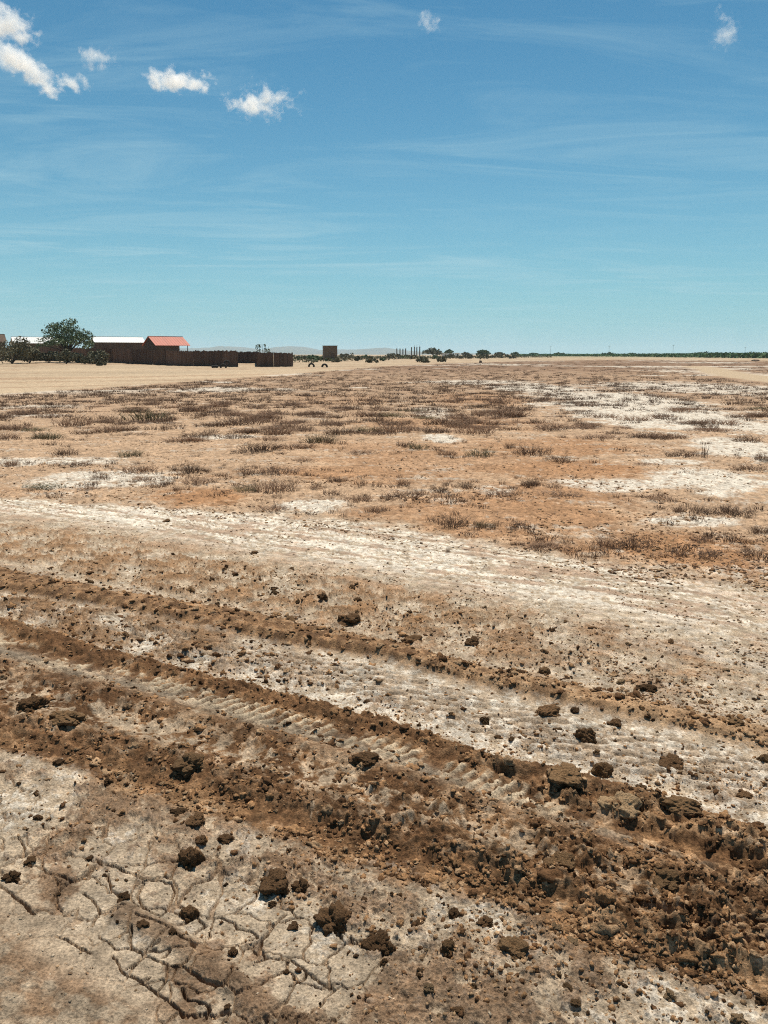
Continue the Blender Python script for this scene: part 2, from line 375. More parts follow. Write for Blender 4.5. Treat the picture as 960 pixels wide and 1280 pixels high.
    hm = hm * (1 - .65 * np.exp(-((s0 - 1.45) / .14) ** 2) * ss(u, -.3, .7) * ss(w1 + .2, -.1, .2))
    mudh = ss(s, .95, 1.22) * (1 - ss(s, 2.84, 3.04))
    hz = hz * (1 - mudh) + mudh * hm
    mc = lerp(np.broadcast_to(C_MUDD, c.shape), C_MUDM, ss(w1 * .7 + w2 * .8 + .25 * w4 + .12, -.2, .4))
    mc = lerp(mc, C_MUDT, ss(.9 * w1 + .5 * w2 + .4 * w5 + .3 * rdg + .12 * big - .10, .08, .5) * .8)
    lm = ss(u, -.3, .7)                                   # left and middle: separate strips, right: one broad heap
    dark = (np.exp(-((s0 - 2.55) / .30) ** 2) + .9 * np.exp(-((s0 - 1.14) / .16) ** 2) + .9 * np.exp(-((s0 - 1.70) / .085) ** 2)) * lm
    mc = lerp(mc, C_MUDD * (1.1 + .5 * w5)[..., None], np.clip(dark * ss(w2 + .5 * w1 + .4 * w5 + .30, -.1, .35), 0, 1) * .85)
    flo = np.exp(-((s0 - 1.86) / .09) ** 2) * lm
    mc = lerp(mc, C_TRACK * .66 * (1 + .3 * w2)[..., None], flo * .8)
    mixp = np.exp(-((s0 - 1.44) / .19) ** 2) * lm
    mc = lerp(mc, C_PALE * .95, mixp * ss(w2 * .8 + w1 * .5 + .6 * w5 + .16, .05, .3) * .9)
    mc = lerp(mc, C_MUDT * 1.05, right * ss(rdg + .5 * w2 + .4 * w5, -.02, .3) * .6)
    mc = lerp(mc, C_PALE * .95, right * ss(fbm(u * 1.6, v * 7, 147, 3) + .5 * w2 + .3 * w5, .26, .42) * .8)
    mc = lerp(mc, C_PALE * .8, ss(w2 + .6 * w1 + .25 * w3, .42, .62) * (.35 + .4 * (s0 < 1.9)) * (1 - .6 * right))
    mc = mc * (1 + .18 * w3 + .5 * w5 + .35 * (ca1 - .5))[..., None]
    mudc = ss(s + .10 * w5, .82, .93) * (1 - ss(s, 2.95, 3.10))
    c = lerp(c, mc, mudc)
    # light lug print, line 2
    lp = np.exp(-((s0 - 2.0 + .08 * w1) / .17) ** 2) * ss(u, .35, 1.0) * ss(w4 * .5 + w1 + .4 * w2 + .30, -.05, .3)
    ph2 = ((u * .93 + v * .35) / .055) % 1.0; lg2 = ss(np.abs(ph2 - .5) * 2, .3, .75)
    hz += lp * (.016 * lg2 + .004)
    c = lerp(c, np.array((.52, .415, .29)), np.clip(lp * 1.5, 0, 1) * ss(lg2 * .6 + w2 * .8 + .3 * w1, .15, .55) * .9)
    # near crust 0..1 and the smooth sill below line 0
    lo = (1 - ss(s, .85, 1.0))
    br = lo * ss(w1 * .8 + .45 * w2 + .35 * w5 + .3 * w4 + .12 * right, -.04, .22)
    c = lerp(c, C_TAN * .78 * (1 + .3 * w5)[..., None], br * .8)
    c = lerp(c, C_WHITE * .9, lo * ss(w2 * .7 + .9 * w5 - .5 * w1 + .1 * w4, .10, .45) * .6 * (1 - br))
    hz += lo * (.010 * w1 + .016 * bl * br + .010 * w5 * (.4 + br) + .004 * w3)
    sill = 1 - ss(s, -.2, .1)
    c = lerp(c, lerp(np.broadcast_to(C_TAN * .82, c.shape), C_PALE * .82, ss(w2 + w1 + .4 * us2, -.1, .5)), sill * .9)
    hz = hz * (1 - .6 * sill) + sill * .01
    # polygon cracks in the tan crust
    k = (r[m] < 9)
    cx1, cy1 = xx[k] + .03 * w1[k], yy[k] + .03 * w1[k] + .01 * w2[k]
    f1, f2, _ = worley(cx1 * 5.5, cy1 * 5.5, 151)
    ck = (1 - ss(f2 - f1, .015, .07)) * (t56[k] * ss(w4[k] + .6 * right[k], .1, .4))
    hz[k] -= .014 * np.clip(ck, 0, 1)
    k = (r[m] < 6.5)
    cx1, cy1 = xx[k] + .010 * w2[k] + .012 * w1[k], yy[k] + .010 * w2[k] - .012 * w1[k]
    d = np.full(cx1.shape, 9.)
    for pl in CRACKS: d = np.minimum(d, seg_dist(cx1, cy1, pl))
    wdt = .0030 + .0012 * (1 + w1[k]) + .0010 * w2[k]
    ck = 1 - ss(d, wdt * .75, wdt * 1.15); lip = np.exp(-(d / .03) ** 2)
    smo = (r[m][k] < 2.6) * ss(-d, -.16, -.05)
    hz[k] = hz[k] * (1 - .6 * smo)
    hz[k] += -.024 * ck + .003 * lip * (1 - ck)
    pl_near = ss(-d, -.12, -.04) * (r[m][k] < 3.2)
    c[k] = lerp(c[k], C_PALE * 1.0, pl_near * (1 - ss(w2[k] + w1[k], .05, .35)) * .75)
    f1, f2, _ = worley(cx1 * 7.2 + .45 * w1[k] + .12 * w2[k], cy1 * 7.2 + .3 * w2[k], 155)
    reg = ss(u[k], .70, 1.05) * (1 - ss(s[k], .55, .75)) * (1 - .85 * sill[k]) * ss(w4[k] * .6 + .5 * w1[k] + .42, -.05, .15)
    ck2 = (1 - ss(f2 - f1, .030, .060)) * reg
    hz[k] -= .016 * ck2; ck = np.maximum(ck, ck2 * .9)
    dr = seg_dist(cx1, cy1, RIM)
    rim = 1 - ss(dr, .02, .055)
    hz[k] += .014 * rim; c[k] = lerp(c[k], C_TAN * .72, rim * .8 * (1 - ck))
    c[k] = lerp(c[k], C_TAN * .8, ck * .7)
    # dark twig litter line on the far side of the white crust
    tl = np.exp(-((s0 - 7.02 + .10 * w1 + .05 * w2) / .045) ** 2) * ss(-u, -1.5, .3) * ss(w1 + .4 * w4 + .35, 0, .3)
    c = lerp(c, np.array((.15, .10, .065)), tl * .85); hz += tl * .012
    near_e = near[..., None]
    col[m] = cf * (1 - near_e) + c * near_e
    z[m] = zf * (1 - near) + hz * near
    # fine cracked skin of the field
    k = m & (r > 4) & (r < 20)
    f1, f2, _ = worley(x[k] * 7 + .5 * nC[k], y[k] * 7, 161)
    g = (1 - ss(f2 - f1, .02, .10)) * (1 - sand[k]) * ss(nB[k] + .1, -.1, .25)
    out = np.zeros(x.shape); out[k] = g; out[m] *= (1 - near)
    z -= .010 * out; col *= 1.0
    return z, np.clip(col, .01, .85)
GRID = {}
def gzv(x, y):
    """heights read back from the finished ground sheet"""
    r = np.hypot(x, y); a = np.clip(np.arctan2(x, y), -.799, .799)
    i = np.clip(np.searchsorted(GRID['rad'], r) - 1, 0, len(GRID['rad']) - 2); t = np.clip((r - GRID['rad'][i]) / (GRID['rad'][i + 1] - GRID['rad'][i]), 0, 1)
    fa_ = GRID['fa']; j = np.clip(np.searchsorted(fa_, a) - 1, 0, len(fa_) - 2); w = np.clip((a - fa_[j]) / (fa_[j + 1] - fa_[j]), 0, 1); Zg = GRID['Z']
    return (Zg[i, j] * (1 - w) + Zg[i, j + 1] * w) * (1 - t) + (Zg[i + 1, j] * (1 - w) + Zg[i + 1, j + 1] * w) * t
def gz(x, y):
    return float(gzv(np.array([float(x)]), np.array([float(y)]))[0])

# ------------------------------------------------------------------ materials
def nodes(name):
    m = bpy.data.materials.new(name); m.use_nodes = True
    nt = m.node_tree; b = nt.nodes['Principled BSDF']
    return m, nt, b
def pmat(name, col, col2=None, scale=8.0, rough=.85, bump=.0, spec=.25, metal=0.0, stretch=(1, 1, 1), coord='Object', detail=5, vary=0.0):
    m, nt, b = nodes(name)
    b.inputs['Roughness'].default_value = rough; b.inputs['Specular IOR Level'].default_value = spec; b.inputs['Metallic'].default_value = metal
    t = nt.nodes.new('ShaderNodeTexCoord'); mpp = nt.nodes.new('ShaderNodeMapping'); mpp.inputs['Scale'].default_value = stretch
    nz = nt.nodes.new('ShaderNodeTexNoise'); nz.inputs['Scale'].default_value = scale; nz.inputs['Detail'].default_value = detail; nz.inputs['Roughness'].default_value = .65
    nt.links.new(t.outputs[coord], mpp.inputs[0]); nt.links.new(mpp.outputs[0], nz.inputs['Vector'])
    rp = nt.nodes.new('ShaderNodeValToRGB'); rp.color_ramp.elements[0].position = .32; rp.color_ramp.elements[1].position = .70
    c2 = col2 or tuple(q * .7 for q in col)
    rp.color_ramp.elements[0].color = (*col, 1); rp.color_ramp.elements[1].color = (*c2, 1)
    nt.links.new(nz.outputs[0], rp.inputs[0])
    if vary:                                     # each copy a little lighter or darker than the next
        oi = nt.nodes.new('ShaderNodeObjectInfo'); mr = nt.nodes.new('ShaderNodeMapRange'); mr.inputs[3].default_value = 1 - vary * .6; mr.inputs[4].default_value = 1 + vary
        vs_ = nt.nodes.new('ShaderNodeVectorMath'); vs_.operation = 'SCALE'
        nt.links.new(oi.outputs['Random'], mr.inputs[0]); nt.links.new(rp.outputs[0], vs_.inputs[0]); nt.links.new(mr.outputs[0], vs_.inputs['Scale']); nt.links.new(vs_.outputs[0], b.inputs['Base Color'])
    else: nt.links.new(rp.outputs[0], b.inputs['Base Color'])
    if bump:
        bp = nt.nodes.new('ShaderNodeBump'); bp.inputs['Strength'].default_value = bump; bp.inputs['Distance'].default_value = .02
        nt.links.new(nz.outputs[0], bp.inputs['Height']); nt.links.new(bp.outputs[0], b.inputs['Normal'])
    return m
M = {}
# soil: colour of the soil comes with the ground sheet, grain and fine relief from the nodes
m, nt, b = nodes('soil'); M['soil'] = m
b.inputs['Roughness'].default_value = .95; b.inputs['Specular IOR Level'].default_value = .12
at = nt.nodes.new('ShaderNodeAttribute'); at.attribute_name = 'soil'
t = nt.nodes.new('ShaderNodeTexCoord')
na = nt.nodes.new('ShaderNodeTexNoise'); na.inputs['Scale'].default_value = 120; na.inputs['Detail'].default_value = 6; na.inputs['Roughness'].default_value = .7
nb = nt.nodes.new('ShaderNodeTexNoise'); nb.inputs['Scale'].default_value = 14; nb.inputs['Detail'].default_value = 8; nb.inputs['Roughness'].default_value = .7
for q in (na, nb): nt.links.new(t.outputs['Object'], q.inputs['Vector'])
r1 = nt.nodes.new('ShaderNodeMapRange'); r1.inputs[1].default_value = .36; r1.inputs[2].default_value = .64; r1.inputs[3].default_value = .55; r1.inputs[4].default_value = 1.40
r2 = nt.nodes.new('ShaderNodeMapRange'); r2.inputs[1].default_value = .36; r2.inputs[2].default_value = .64; r2.inputs[3].default_value = .66; r2.inputs[4].default_value = 1.28
nt.links.new(na.outputs[0], r1.inputs[0]); nt.links.new(nb.outputs[0], r2.inputs[0])
mu = nt.nodes.new('ShaderNodeMath'); mu.operation = 'MULTIPLY'; nt.links.new(r1.outputs[0], mu.inputs[0]); nt.links.new(r2.outputs[0], mu.inputs[1])
nc3 = nt.nodes.new('ShaderNodeTexNoise'); nc3.inputs['Scale'].default_value = 4.5; nc3.inputs['Detail'].default_value = 6; nc3.inputs['Roughness'].default_value = .75; nt.links.new(t.outputs['Object'], nc3.inputs['Vector'])
r3 = nt.nodes.new('ShaderNodeMapRange'); r3.inputs[1].default_value = .38; r3.inputs[2].default_value = .62; r3.inputs[3].default_value = .80; r3.inputs[4].default_value = 1.16; nt.links.new(nc3.outputs[0], r3.inputs[0])
mu3 = nt.nodes.new('ShaderNodeMath'); mu3.operation = 'MULTIPLY'; nt.links.new(mu.outputs[0], mu3.inputs[0]); nt.links.new(r3.outputs[0], mu3.inputs[1]); mu = mu3
vm = nt.nodes.new('ShaderNodeVectorMath'); vm.operation = 'SCALE'; nt.links.new(at.outputs['Color'], vm.inputs[0]); nt.links.new(mu.outputs[0], vm.inputs['Scale'])
nt.links.new(vm.outputs[0], b.inputs['Base Color'])
bp = nt.nodes.new('ShaderNodeBump'); bp.inputs['Strength'].default_value = .9; bp.inputs['Distance'].default_value = .010
nt.links.new(na.outputs[0], bp.inputs['Height']); nt.links.new(bp.outputs[0], b.inputs['Normal'])

M['clod'] = pmat('clod_mud', (.085, .047, .024), (.20, .115, .058), 9, .95, 1.0, spec=.1, detail=8, vary=.5)
M['clod_brown'] = pmat('clod_brown', (.12, .068, .033), (.27, .165, .085), 9, .95, 1.0, spec=.1, detail=8, vary=.5)
M['clod_pale'] = pmat('clod_tan', (.21, .13, .068), (.40, .28, .165), 10, .95, 1.0, spec=.1, detail=8, vary=.4)
M['twig'] = pmat('dry_twig', (.135, .078, .049), (.26, .165, .105), 7, .9, vary=.6)
M['twig_mass'] = pmat('dry_scrub', (.125, .073, .048), (.24, .155, .102), .7, .9)
M['twig_olive'] = pmat('olive_twig', (.10, .088, .048), (.20, .165, .09), 7, .9, vary=.4)
M['leaf'] = pmat('acacia_leaf', (.065, .105, .048), (.16, .19, .092), .9, .75)
M['leaf_grey'] = pmat('scrub_leaf', (.10, .098, .058), (.21, .185, .115), .5, .8)
M['leaf_crop'] = pmat('plantation_leaf', (.08, .155, .068), (.12, .19, .08), .08, .8)
M['bark'] = pmat('bark', (.10, .075, .055), (.05, .038, .028), 6, .95)
M['plank'] = pmat('weathered_plank', (.065, .040, .031), (.15, .088, .062), 1.1, .9, stretch=(3, 3, .35), vary=.5)
M['plank_hut'] = pmat('hut_board', (.075, .05, .038), (.15, .10, .07), 1.0, .9, stretch=(2.5, 2.5, .4))
M['mudwall'] = pmat('mud_wall', (.20, .135, .09), (.13, .09, .065), .9, .95)
M['red_roof'] = pmat('red_roof_sheet', (.52, .15, .095), (.36, .11, .075), .8, .6, stretch=(3, .6, 1), detail=8)
M['white_roof'] = pmat('white_roof_sheet', (.72, .72, .70), (.60, .60, .58), .5, .5)
M['white_wall'] = pmat('white_wall', (.75, .73, .68), (.62, .59, .53), .6, .8)
M['rubber'] = pmat('tyre_rubber', (.018, .017, .016), (.05, .043, .036), 7, .8)
M['steel'] = pmat('dull_steel', (.12, .115, .11), (.20, .19, .175), 3, .6, metal=.3)
M['concrete'] = pmat('grey_concrete', (.17, .15, .13), (.10, .09, .08), .8, .9)
M['dark'] = pmat('dark_opening', (.012, .011, .010), (.02, .018, .016), 3, .9)
M['hill'] = pmat('hill_rock', (.16, .14, .11), (.10, .095, .075), .004, .95)

# ------------------------------------------------------------------ the ground sheet: rings round the standpoint, finer nearby
rad = [0.0, .25, .5, .7, .85, .97]; rr = 1.05
while rr < 16000:
    rad.append(rr)
    step = min((rr * rr + CAM_H ** 2) / (CAM_H * 768) * (.52 if 1.45 < rr < 2.5 else .78 if rr < 6 else 1.1), .0045 * rr if rr < 7 else .006 * rr) if rr < 30 else rr * (.0050 + min((rr - 30) / 300, 1) * .03)
    rr += step
rad.append(16000.0); rad = np.array(rad[1:])
fa = np.concatenate([np.arange(-.80, -.58, .0024), np.arange(-.58, -.02, .00125), np.arange(-.02, .8, .0021), [.8]])
ca = np.arange(.80 + .06, 2 * math.pi - .80, .06)
ang = np.concatenate([fa, ca]); na_ = len(ang); nr = len(rad)
AA, RR = np.meshgrid(ang, rad)
X = (RR * np.sin(AA)).ravel(); Y = (RR * np.cos(AA)).ravel()
from concurrent.futures import ThreadPoolExecutor
parts_ = np.array_split(np.arange(len(X)), 40)
with ThreadPoolExecutor(4) as ex: res_ = list(ex.map(lambda q: ground(X[q], Y[q]), parts_))
Z = np.concatenate([q[0] for q in res_]); CC = np.concatenate([q[1] for q in res_])
GRID.update(rad=rad, fa=fa, Z=Z.reshape(nr, na_))
i, j = np.meshgrid(np.arange(nr - 1), np.arange(na_), indexing='ij')
j2 = (j + 1) % na_
Q = np.stack([i * na_ + j, (i + 1) * na_ + j, (i + 1) * na_ + j2, i * na_ + j2], -1).reshape(-1, 4)[:, ::-1]
V = np.stack([X, Y, Z], 1)
me = tri_mesh('ground', V, Q, M['soil'], True, CC)
tag(link('ground', me), kind='structure', label='flat salty desert ground with churned mud tracks and sandy flats')
# ------------------------------------------------------------------ clods
def ico(sub):
    bm = bmesh.new(); bmesh.ops.create_icosphere(bm, subdivisions=sub, radius=1.0)
    bm.verts.ensure_lookup_table()
    v = np.array([q.co[:] for q in bm.verts]); f = np.array([[q.index for q in p.verts] for p in bm.faces]); bm.free()
    return v, f
def n3(p, seed, sc):
    return (fbm(p[:, 0] * sc + seed, p[:, 1] * sc + .37 * p[:, 2] * sc, seed, 2) + fbm(p[:, 2] * sc - seed, p[:, 0] * sc * .6 + p[:, 1] * sc, seed + 5, 2)) * .7
def clod_shape(sub, seed, rough=.34, knobs=60):
    v, f = ico(sub)
    g = np.random.default_rng(seed)
    rr_ = 1 + rough * 1.0 * n3(v, seed, 1.1) + rough * .30 * n3(v, seed + 9, 5.5) - rough * .2
    if sub >= 3:                                  # crumb-like knobs all over
        k = g.normal(size=(knobs, 3)); k /= np.linalg.norm(k, axis=1)[:, None]
        kr = g.uniform(.16, .50, knobs)
        d = np.linalg.norm(v[:, None, :] - k[None], axis=2)
        bump_ = np.sqrt(np.clip(1 - (d / kr) ** 2, 0, 1)) * kr
        rr_ = rr_ * (.80 + .75 * rough * 1.6 * bump_.max(1)) + .10 * rough * n3(v, seed + 31, 13)
    else:
        rr_ = rr_ + rough * g.uniform(-.5, .5, len(v))
    v = v * rr_[:, None] * g.uniform(.8, 1.2, 3)
    v[:, 2] = np.maximum(v[:, 2], -.35)
    return v, f
clod_meshes = {}
for matn in ('clod', 'clod_brown', 'clod_pale'):
    clod_meshes[matn] = []
    for k in range(6):
        v, f = clod_shape(5, 11 + 13 * k, .55 + .06 * (k % 3), 80 + 25 * k)
        clod_meshes[matn].append(tri_mesh('mud_clod', v, f, M[matn], True))
CLOD_POS = []
def clod(px, py, w, h, label, group=None, mat='clod', rz=None, long=1.0, var=None, flat=.8):
    """w, h: apparent width and height in photograph pixels; the clod rests on the ground"""
    x, y = G(px, py); d = math.sqrt(x * x + y * y + CAM_H ** 2)
    rx = .5 * w * d / FPX; rz_ = .5 * h * d / FPX
    o = bpy.data.objects.new('mud_clod', clod_meshes[mat][(var if var is not None else random.randrange(6))]); COL.objects.link(o)
    dep = min(max(rx * .9, .4 * rx), rz_ * 1.6)
    hz_ = max(.45 * rx, min(rz_, rx * 1.1)) * flat
    o.scale = (rx * .92, dep, hz_); o.rotation_euler = (random.uniform(-.15, .15), random.uniform(-.15, .15), rz if rz is not None else random.uniform(-.4, .4))
    o.location = (x, y, gz(x, y) + .02 * hz_)
    tag(o, label, 'clod', group); CLOD_POS.append((x, y, rx)); return o
BIG = [
    (237, 1066, 40, 54, 'tall dark mud clod standing on pale crust, casting a black shadow', 'clod'),
    (342, 1100, 42, 36, 'lumpy dark clod beside a white salt smear', 'clod'),
    (378, 1104, 28, 26, 'smaller dark clod touching the right of the one by the salt smear', 'clod'),
    (341, 1126, 13, 22, 'narrow dark clod just below the one by the salt smear', 'clod'),
    (420, 1140, 54, 44, 'widest dark mud clod in the pale foreground crust', 'clod'),
    (470, 1166, 36, 46, 'dark clod right of the widest one in the foreground', 'clod'),
    (487, 1182, 22, 30, 'upright dark clod at the right foot of its larger neighbour', 'clod'),
    (235, 1138, 28, 26, 'round crumbly clod beside the ring shaped crack', 'clod'),
    (245, 1026, 26, 18, 'dark clod just above the tall standing clod, right of a pair', 'clod'),
    (224, 1014, 28, 13, 'flat dark clod left in the pair above the tall standing clod', 'clod'),
    (252, 1051, 15, 14, 'small round clod touching the tall clod on its right', 'clod'),
    (281, 1046, 22, 13, 'low clod on white crust right of the tall standing clod', 'clod'),
    (16, 1094, 24, 16, 'dark crumbly clod at the far left of the cracked crust', 'clod'),
    (685, 888, 52, 21, 'long flat dark clod lying on the pale wheel track', 'clod'),
    (733, 914, 32, 40, 'long dark clod lying end-on above a second long clod', 'clod'),
    (752, 953, 26, 42, 'brown slab-like clod lying below the end-on long clod', 'clod_brown'),
    (838, 948, 36, 24, 'dark loaf shaped clod alone on the lug prints at right', 'clod'),
    (768, 900, 22, 16, 'dark clod right of the end-on long clod', 'clod'),
    (606, 897, 16, 24, 'upright brown clod on the pale track left of the long flat one', 'clod_brown'),
    (437, 772, 38, 22, 'dark lumpy clod on the far side of the thin ridge', 'clod'),
    (590, 799, 22, 20, 'dark round clod beyond the thin ridge, mid picture', 'clod'),
    (515, 799, 30, 16, 'dark low clod on the thin ridge crest', 'clod'),
    (680, 838, 22, 20, 'brown clod beyond the ridge right of the middle', 'clod_brown'),
    (930, 991, 30, 18, 'flat dark clod near the right edge above the mud', 'clod'),
    (955, 944, 16, 22, 'brown clod cut by the right edge of the picture', 'clod_brown'),
    (920, 908, 26, 12, 'low grey-brown clod on the right end of the thin ridge', 'clod_brown'),
    (808, 860, 26, 11, 'low dark clod on white crust beyond the ridge', 'clod'),
    (608, 1147, 26, 15, 'small dark clod on pale crust below the mud', 'clod'),
    (404, 748, 18, 12, 'dark clod in the crumbly strip, upper middle', 'clod'),
    (318, 690, 14, 8, 'dark lump resting on the near edge of the salt band', 'clod'),
    (208, 650, 12, 6, 'small dark lump on the white salt band at left', 'clod'),
    (705, 985, 50, 26, 'brown block leaning on the far edge of the mud', 'clod_brown'),
    (775, 1010, 62, 44, 'large tan-topped block of mud in the churned ridge', 'clod_pale'),
    (850, 1022, 60, 24, 'broken slab of brown mud tilted on the ridge at right', 'clod_brown'),
    (240, 958, 52, 30, 'brown rounded heap of mud on the near edge of the band', 'clod_brown'),
    (85, 905, 60, 26, 'brown heap of mud at the left of the churned band', 'clod_brown'),
    (40, 890, 44, 26, 'dark mud lump at the left edge of the churned band', 'clod'),
    (455, 960, 40, 20, 'dark lump inside the mud right of the light lug prints', 'clod'),
    (560, 1185, 24, 24, 'rough brown clod low in the foreground middle', 'clod_brown'),
    (640, 1180, 40, 24, 'broad brown crumbly clod in the pale foreground', 'clod_brown'),
    (700, 1082, 46, 26, 'brown clod half sunk in the middle of the churned mud', 'clod_brown'),
    (830, 1105, 50, 26, 'brown clod half sunk in the right of the churned mud', 'clod_brown'),
]
for px, py, w, h, lb, mt in BIG:
    clod(px, py + h * .25, w * .88, h * .88, lb, None, mt, long=1)
def u_of(px, py):
    x, y = G(px, py); return band(np.array([x]), np.array([y]))
ZONES = [  # count, sampler rectangle, band limits, size range (metres), label, group, materials
    (70, (90, 690, 480, 790), (5.0, 5.75), (.012, .034), 'small dark mud clod in the crumbly strip beyond the thin ridge', 'clods of the crumbly strip', ('clod', 'clod_brown', 'clod_brown')),
    (40, (480, 760, 960, 890), (5.0, 5.8), (.010, .024), 'small clod on pale crust beyond the thin ridge at right', 'clods beyond the ridge at right', ('clod_brown', 'clod', 'clod_pale')),
    (50, (140, 780, 960, 1000), (3.05, 3.95), (.010, .024), 'small dark clod lying on the pale wheel track', 'clods on the wheel track', ('clod', 'clod_brown', 'clod_brown')),
    (55, (0, 930, 520, 1270), (.05, .97), (.008, .022), 'small dark clod on the pale crust of the near left', 'clods of the near left crust', ('clod',)),
    (45, (480, 1080, 960, 1275), (.3, .98), (.009, .026), 'small brown clod on the pale crust of the near right', 'clods of the near right crust', ('clod_brown', 'clod', 'clod_pale')),
]
for n, rc, bl_, szr, lb, gp, mts in ZONES:
    k = 0
    while k < n:
        px, py = random.uniform(rc[0], rc[2]), random.uniform(rc[1], rc[3])
        x, y = G(px, py); s_ = band(np.array([x]), np.array([y]))[2][0]
        if not (bl_[0] < s_ < bl_[1]): continue
        rr_ = szr[0] * .7 + (szr[1] * 1.1 - szr[0] * .7) * random.random() ** 3.2
        if any((x - a) ** 2 + (y - b) ** 2 < (rr_ + c_) ** 2 for a, b, c_ in CLOD_POS): continue
        o = bpy.data.objects.new('mud_clod', clod_meshes[random.choice(mts)][random.randrange(6)]); COL.objects.link(o)
        o.scale = (rr_ * random.uniform(.8, 1.3), rr_ * random.uniform(.8, 1.2), rr_ * random.uniform(.5, .85))
        o.rotation_euler = (random.uniform(-.3, .3), random.uniform(-.3, .3), random.uniform(0, 6.28))
        o.location = (x, y, gz(x, y) + .02 * rr_)
        tag(o, lb, 'clod', gp); CLOD_POS.append((x, y, rr_)); k += 1

# crumbs too many to count
def scatter(name, label, cat, P, S, sub, cols, nvar=10, rough=.6, flat=.7, sink=.05):
    vs, fs, cs, off = [], [], [], 0
    cols = np.array(cols)
    shp = [clod_shape(sub, 301 + 7 * k, rough, 40) for k in range(nvar)]
    zz = gzv(P[:, 0], P[:, 1])
    for k in range(nvar):
        idx = np.arange(k, len(P), nvar); v, f = shp[k]
        if not len(idx): continue
        a = RNG.uniform(0, 6.28, len(idx)); sz = S[idx]
        ax = sz * RNG.uniform(.7, 1.5, len(idx)); ay = sz * RNG.uniform(.7, 1.2, len(idx)); az_ = sz * RNG.uniform(.45, 1.0, len(idx)) * flat / .7
        X_ = v[None, :, 0] * ax[:, None]; Y_ = v[None, :, 1] * ay[:, None]; Z_ = v[None, :, 2] * az_[:, None]
        ca_, sa_ = np.cos(a)[:, None], np.sin(a)[:, None]
        W = np.stack([X_ * ca_ - Y_ * sa_ + P[idx, 0][:, None], X_ * sa_ + Y_ * ca_ + P[idx, 1][:, None], Z_ + (zz[idx] + sink * sz)[:, None]], -1)
        T = f[None] + (np.arange(len(idx)) * len(v))[:, None, None] + off
        q = cols[RNG.integers(0, len(cols), len(idx))] * RNG.uniform(.75, 1.3, len(idx))[:, None]
        cs.append(np.repeat(q, len(v), 0))
        vs.append(W.reshape(-1, 3)); fs.append(T.reshape(-1, 3)); off += len(idx) * len(v)
    me = tri_mesh(name, np.concatenate(vs), np.concatenate(fs), M['soil'], False, np.concatenate(cs))
    return tag(link(name, me), label, cat, kind='stuff')
def sample(n, rc, fn):
    out = []
    tot = 0
    while tot < n:
        px = RNG.uniform(rc[0], rc[2], 6000); py = RNG.uniform(rc[1], rc[3], 6000)
        w = GV(px, py)
        u, v, s = band(w[:, 0], w[:, 1])
        p = fn(w[:, 0], w[:, 1], u, v, s)
        k = RNG.uniform(0, 1, 6000) < p
        out.append(w[k]); tot += k.sum()
    return np.concatenate(out)[:n]
def p_mud(x, y, u, v, s):
    w = fbm(x * 3.2, y * 3.2, 61, 4)
    s = s + .16 * w
    fl = np.exp(-((s - 2.02) / .26) ** 2) * ss(u, -.6, .4)
    fl = np.maximum(fl, np.exp(-((s - 1.45) / .14) ** 2) * ss(u, -.3, .7) * .8)
    return ((s > .90) & (s < 3.08)) * (1 - .85 * fl) * ss(fbm(x * 6, y * 6, 171, 3) + .2, -.2, .3)
def p_loose(x, y, u, v, s):
    w = ss(fbm(x * 2.2, y * 2.2, 181, 3), -.15, .35)
    z1 = ((s > 3.0) & (s < 3.6)) * 1.0; z2 = ((s > 3.6) & (s < 4.1)) * .25; z3 = ((s > 4.0) & (s < 5.1)) * .9
    z4 = ((s >= 5.1) & (s < 5.9)) * (.15 + 1.4 * ss(u, -.6, 1.8)) * (1 - ss(s, 5.4, 5.95) * .8); z5 = ((s > .55) & (s < 1.05)) * .35 * ss(-u, -3, -.6) + ((s > .2) & (s < 1.05)) * .12
    return (z1 + z2 + z3 + z4 + z5) * (.25 + .75 * w)
def sizes(n, a, b, p=2.6): return a + (b - a) * RNG.uniform(0, 1, n) ** p
rcn = (-120, 600, 1080, 1300)
P = sample(430, (-120, 740, 1080, 1300), p_mud)
scatter('mud_lumps', 'brown lumps of mud half sunk in the churned wheel ruts', 'mud lumps', P, sizes(430, .009, .032, 3.0), 3, [C_MUDD, C_MUDM, C_MUDM, C_MUDT * .8], rough=.7, sink=-.15)
P = sample(1900, (-120, 680, 1080, 960), lambda x, y, u, v, s: ((s > 4.0) & (s < 5.05)) * (.3 + .7 * ss(u, -1.5, 1.5)) + ((s > 5.0) & (s < 5.7)) * .35 * ss(u, -.4, 1.2) * ss(fbm(x * 2, y * 2, 189, 3), -.1, .3) + ((s > 3.0) & (s < 4)) * .8 * ss(u, 1.6, 2.8))
scatter('ridge_crumbs', 'brown crumbs of mud along the thin ridge and the crumbly strip', 'mud crumbs', P, sizes(1900, .005, .024, 2.8), 2, [C_MUDD, C_MUDD, C_MUDM, C_MUDM, C_MUDT * .8], rough=.8)
P = sample(6600, (-120, 740, 1080, 1300), p_mud)
scatter('mud_crumbs', 'dark crumbled mud heaped along the churned wheel ruts', 'mud crumbs', P, sizes(6600, .003, .014, 2.5), 2, [C_MUDD, C_MUDD, C_MUDD, C_MUDM, C_MUDM, C_MUDM, C_MUDT * .8], rough=.8)
P = sample(5000, (-120, 620, 1080, 900), lambda x, y, u, v, s: ((s > 4.9) & (s < 7.1)) * (.15 + .85 * ss(fbm(x * 1.8, y * 1.8, 187, 3), -.1, .35)))
scatter('band_crumbs', 'dark specks of soil strewn over the white salt band', 'soil crumbs', P, sizes(5000, .004, .014, 2.6), 1, [C_MUDD, C_MUDM, C_TAN, C_TAN], rough=.7, flat=.5)
P = sample(9000, rcn, p_loose)
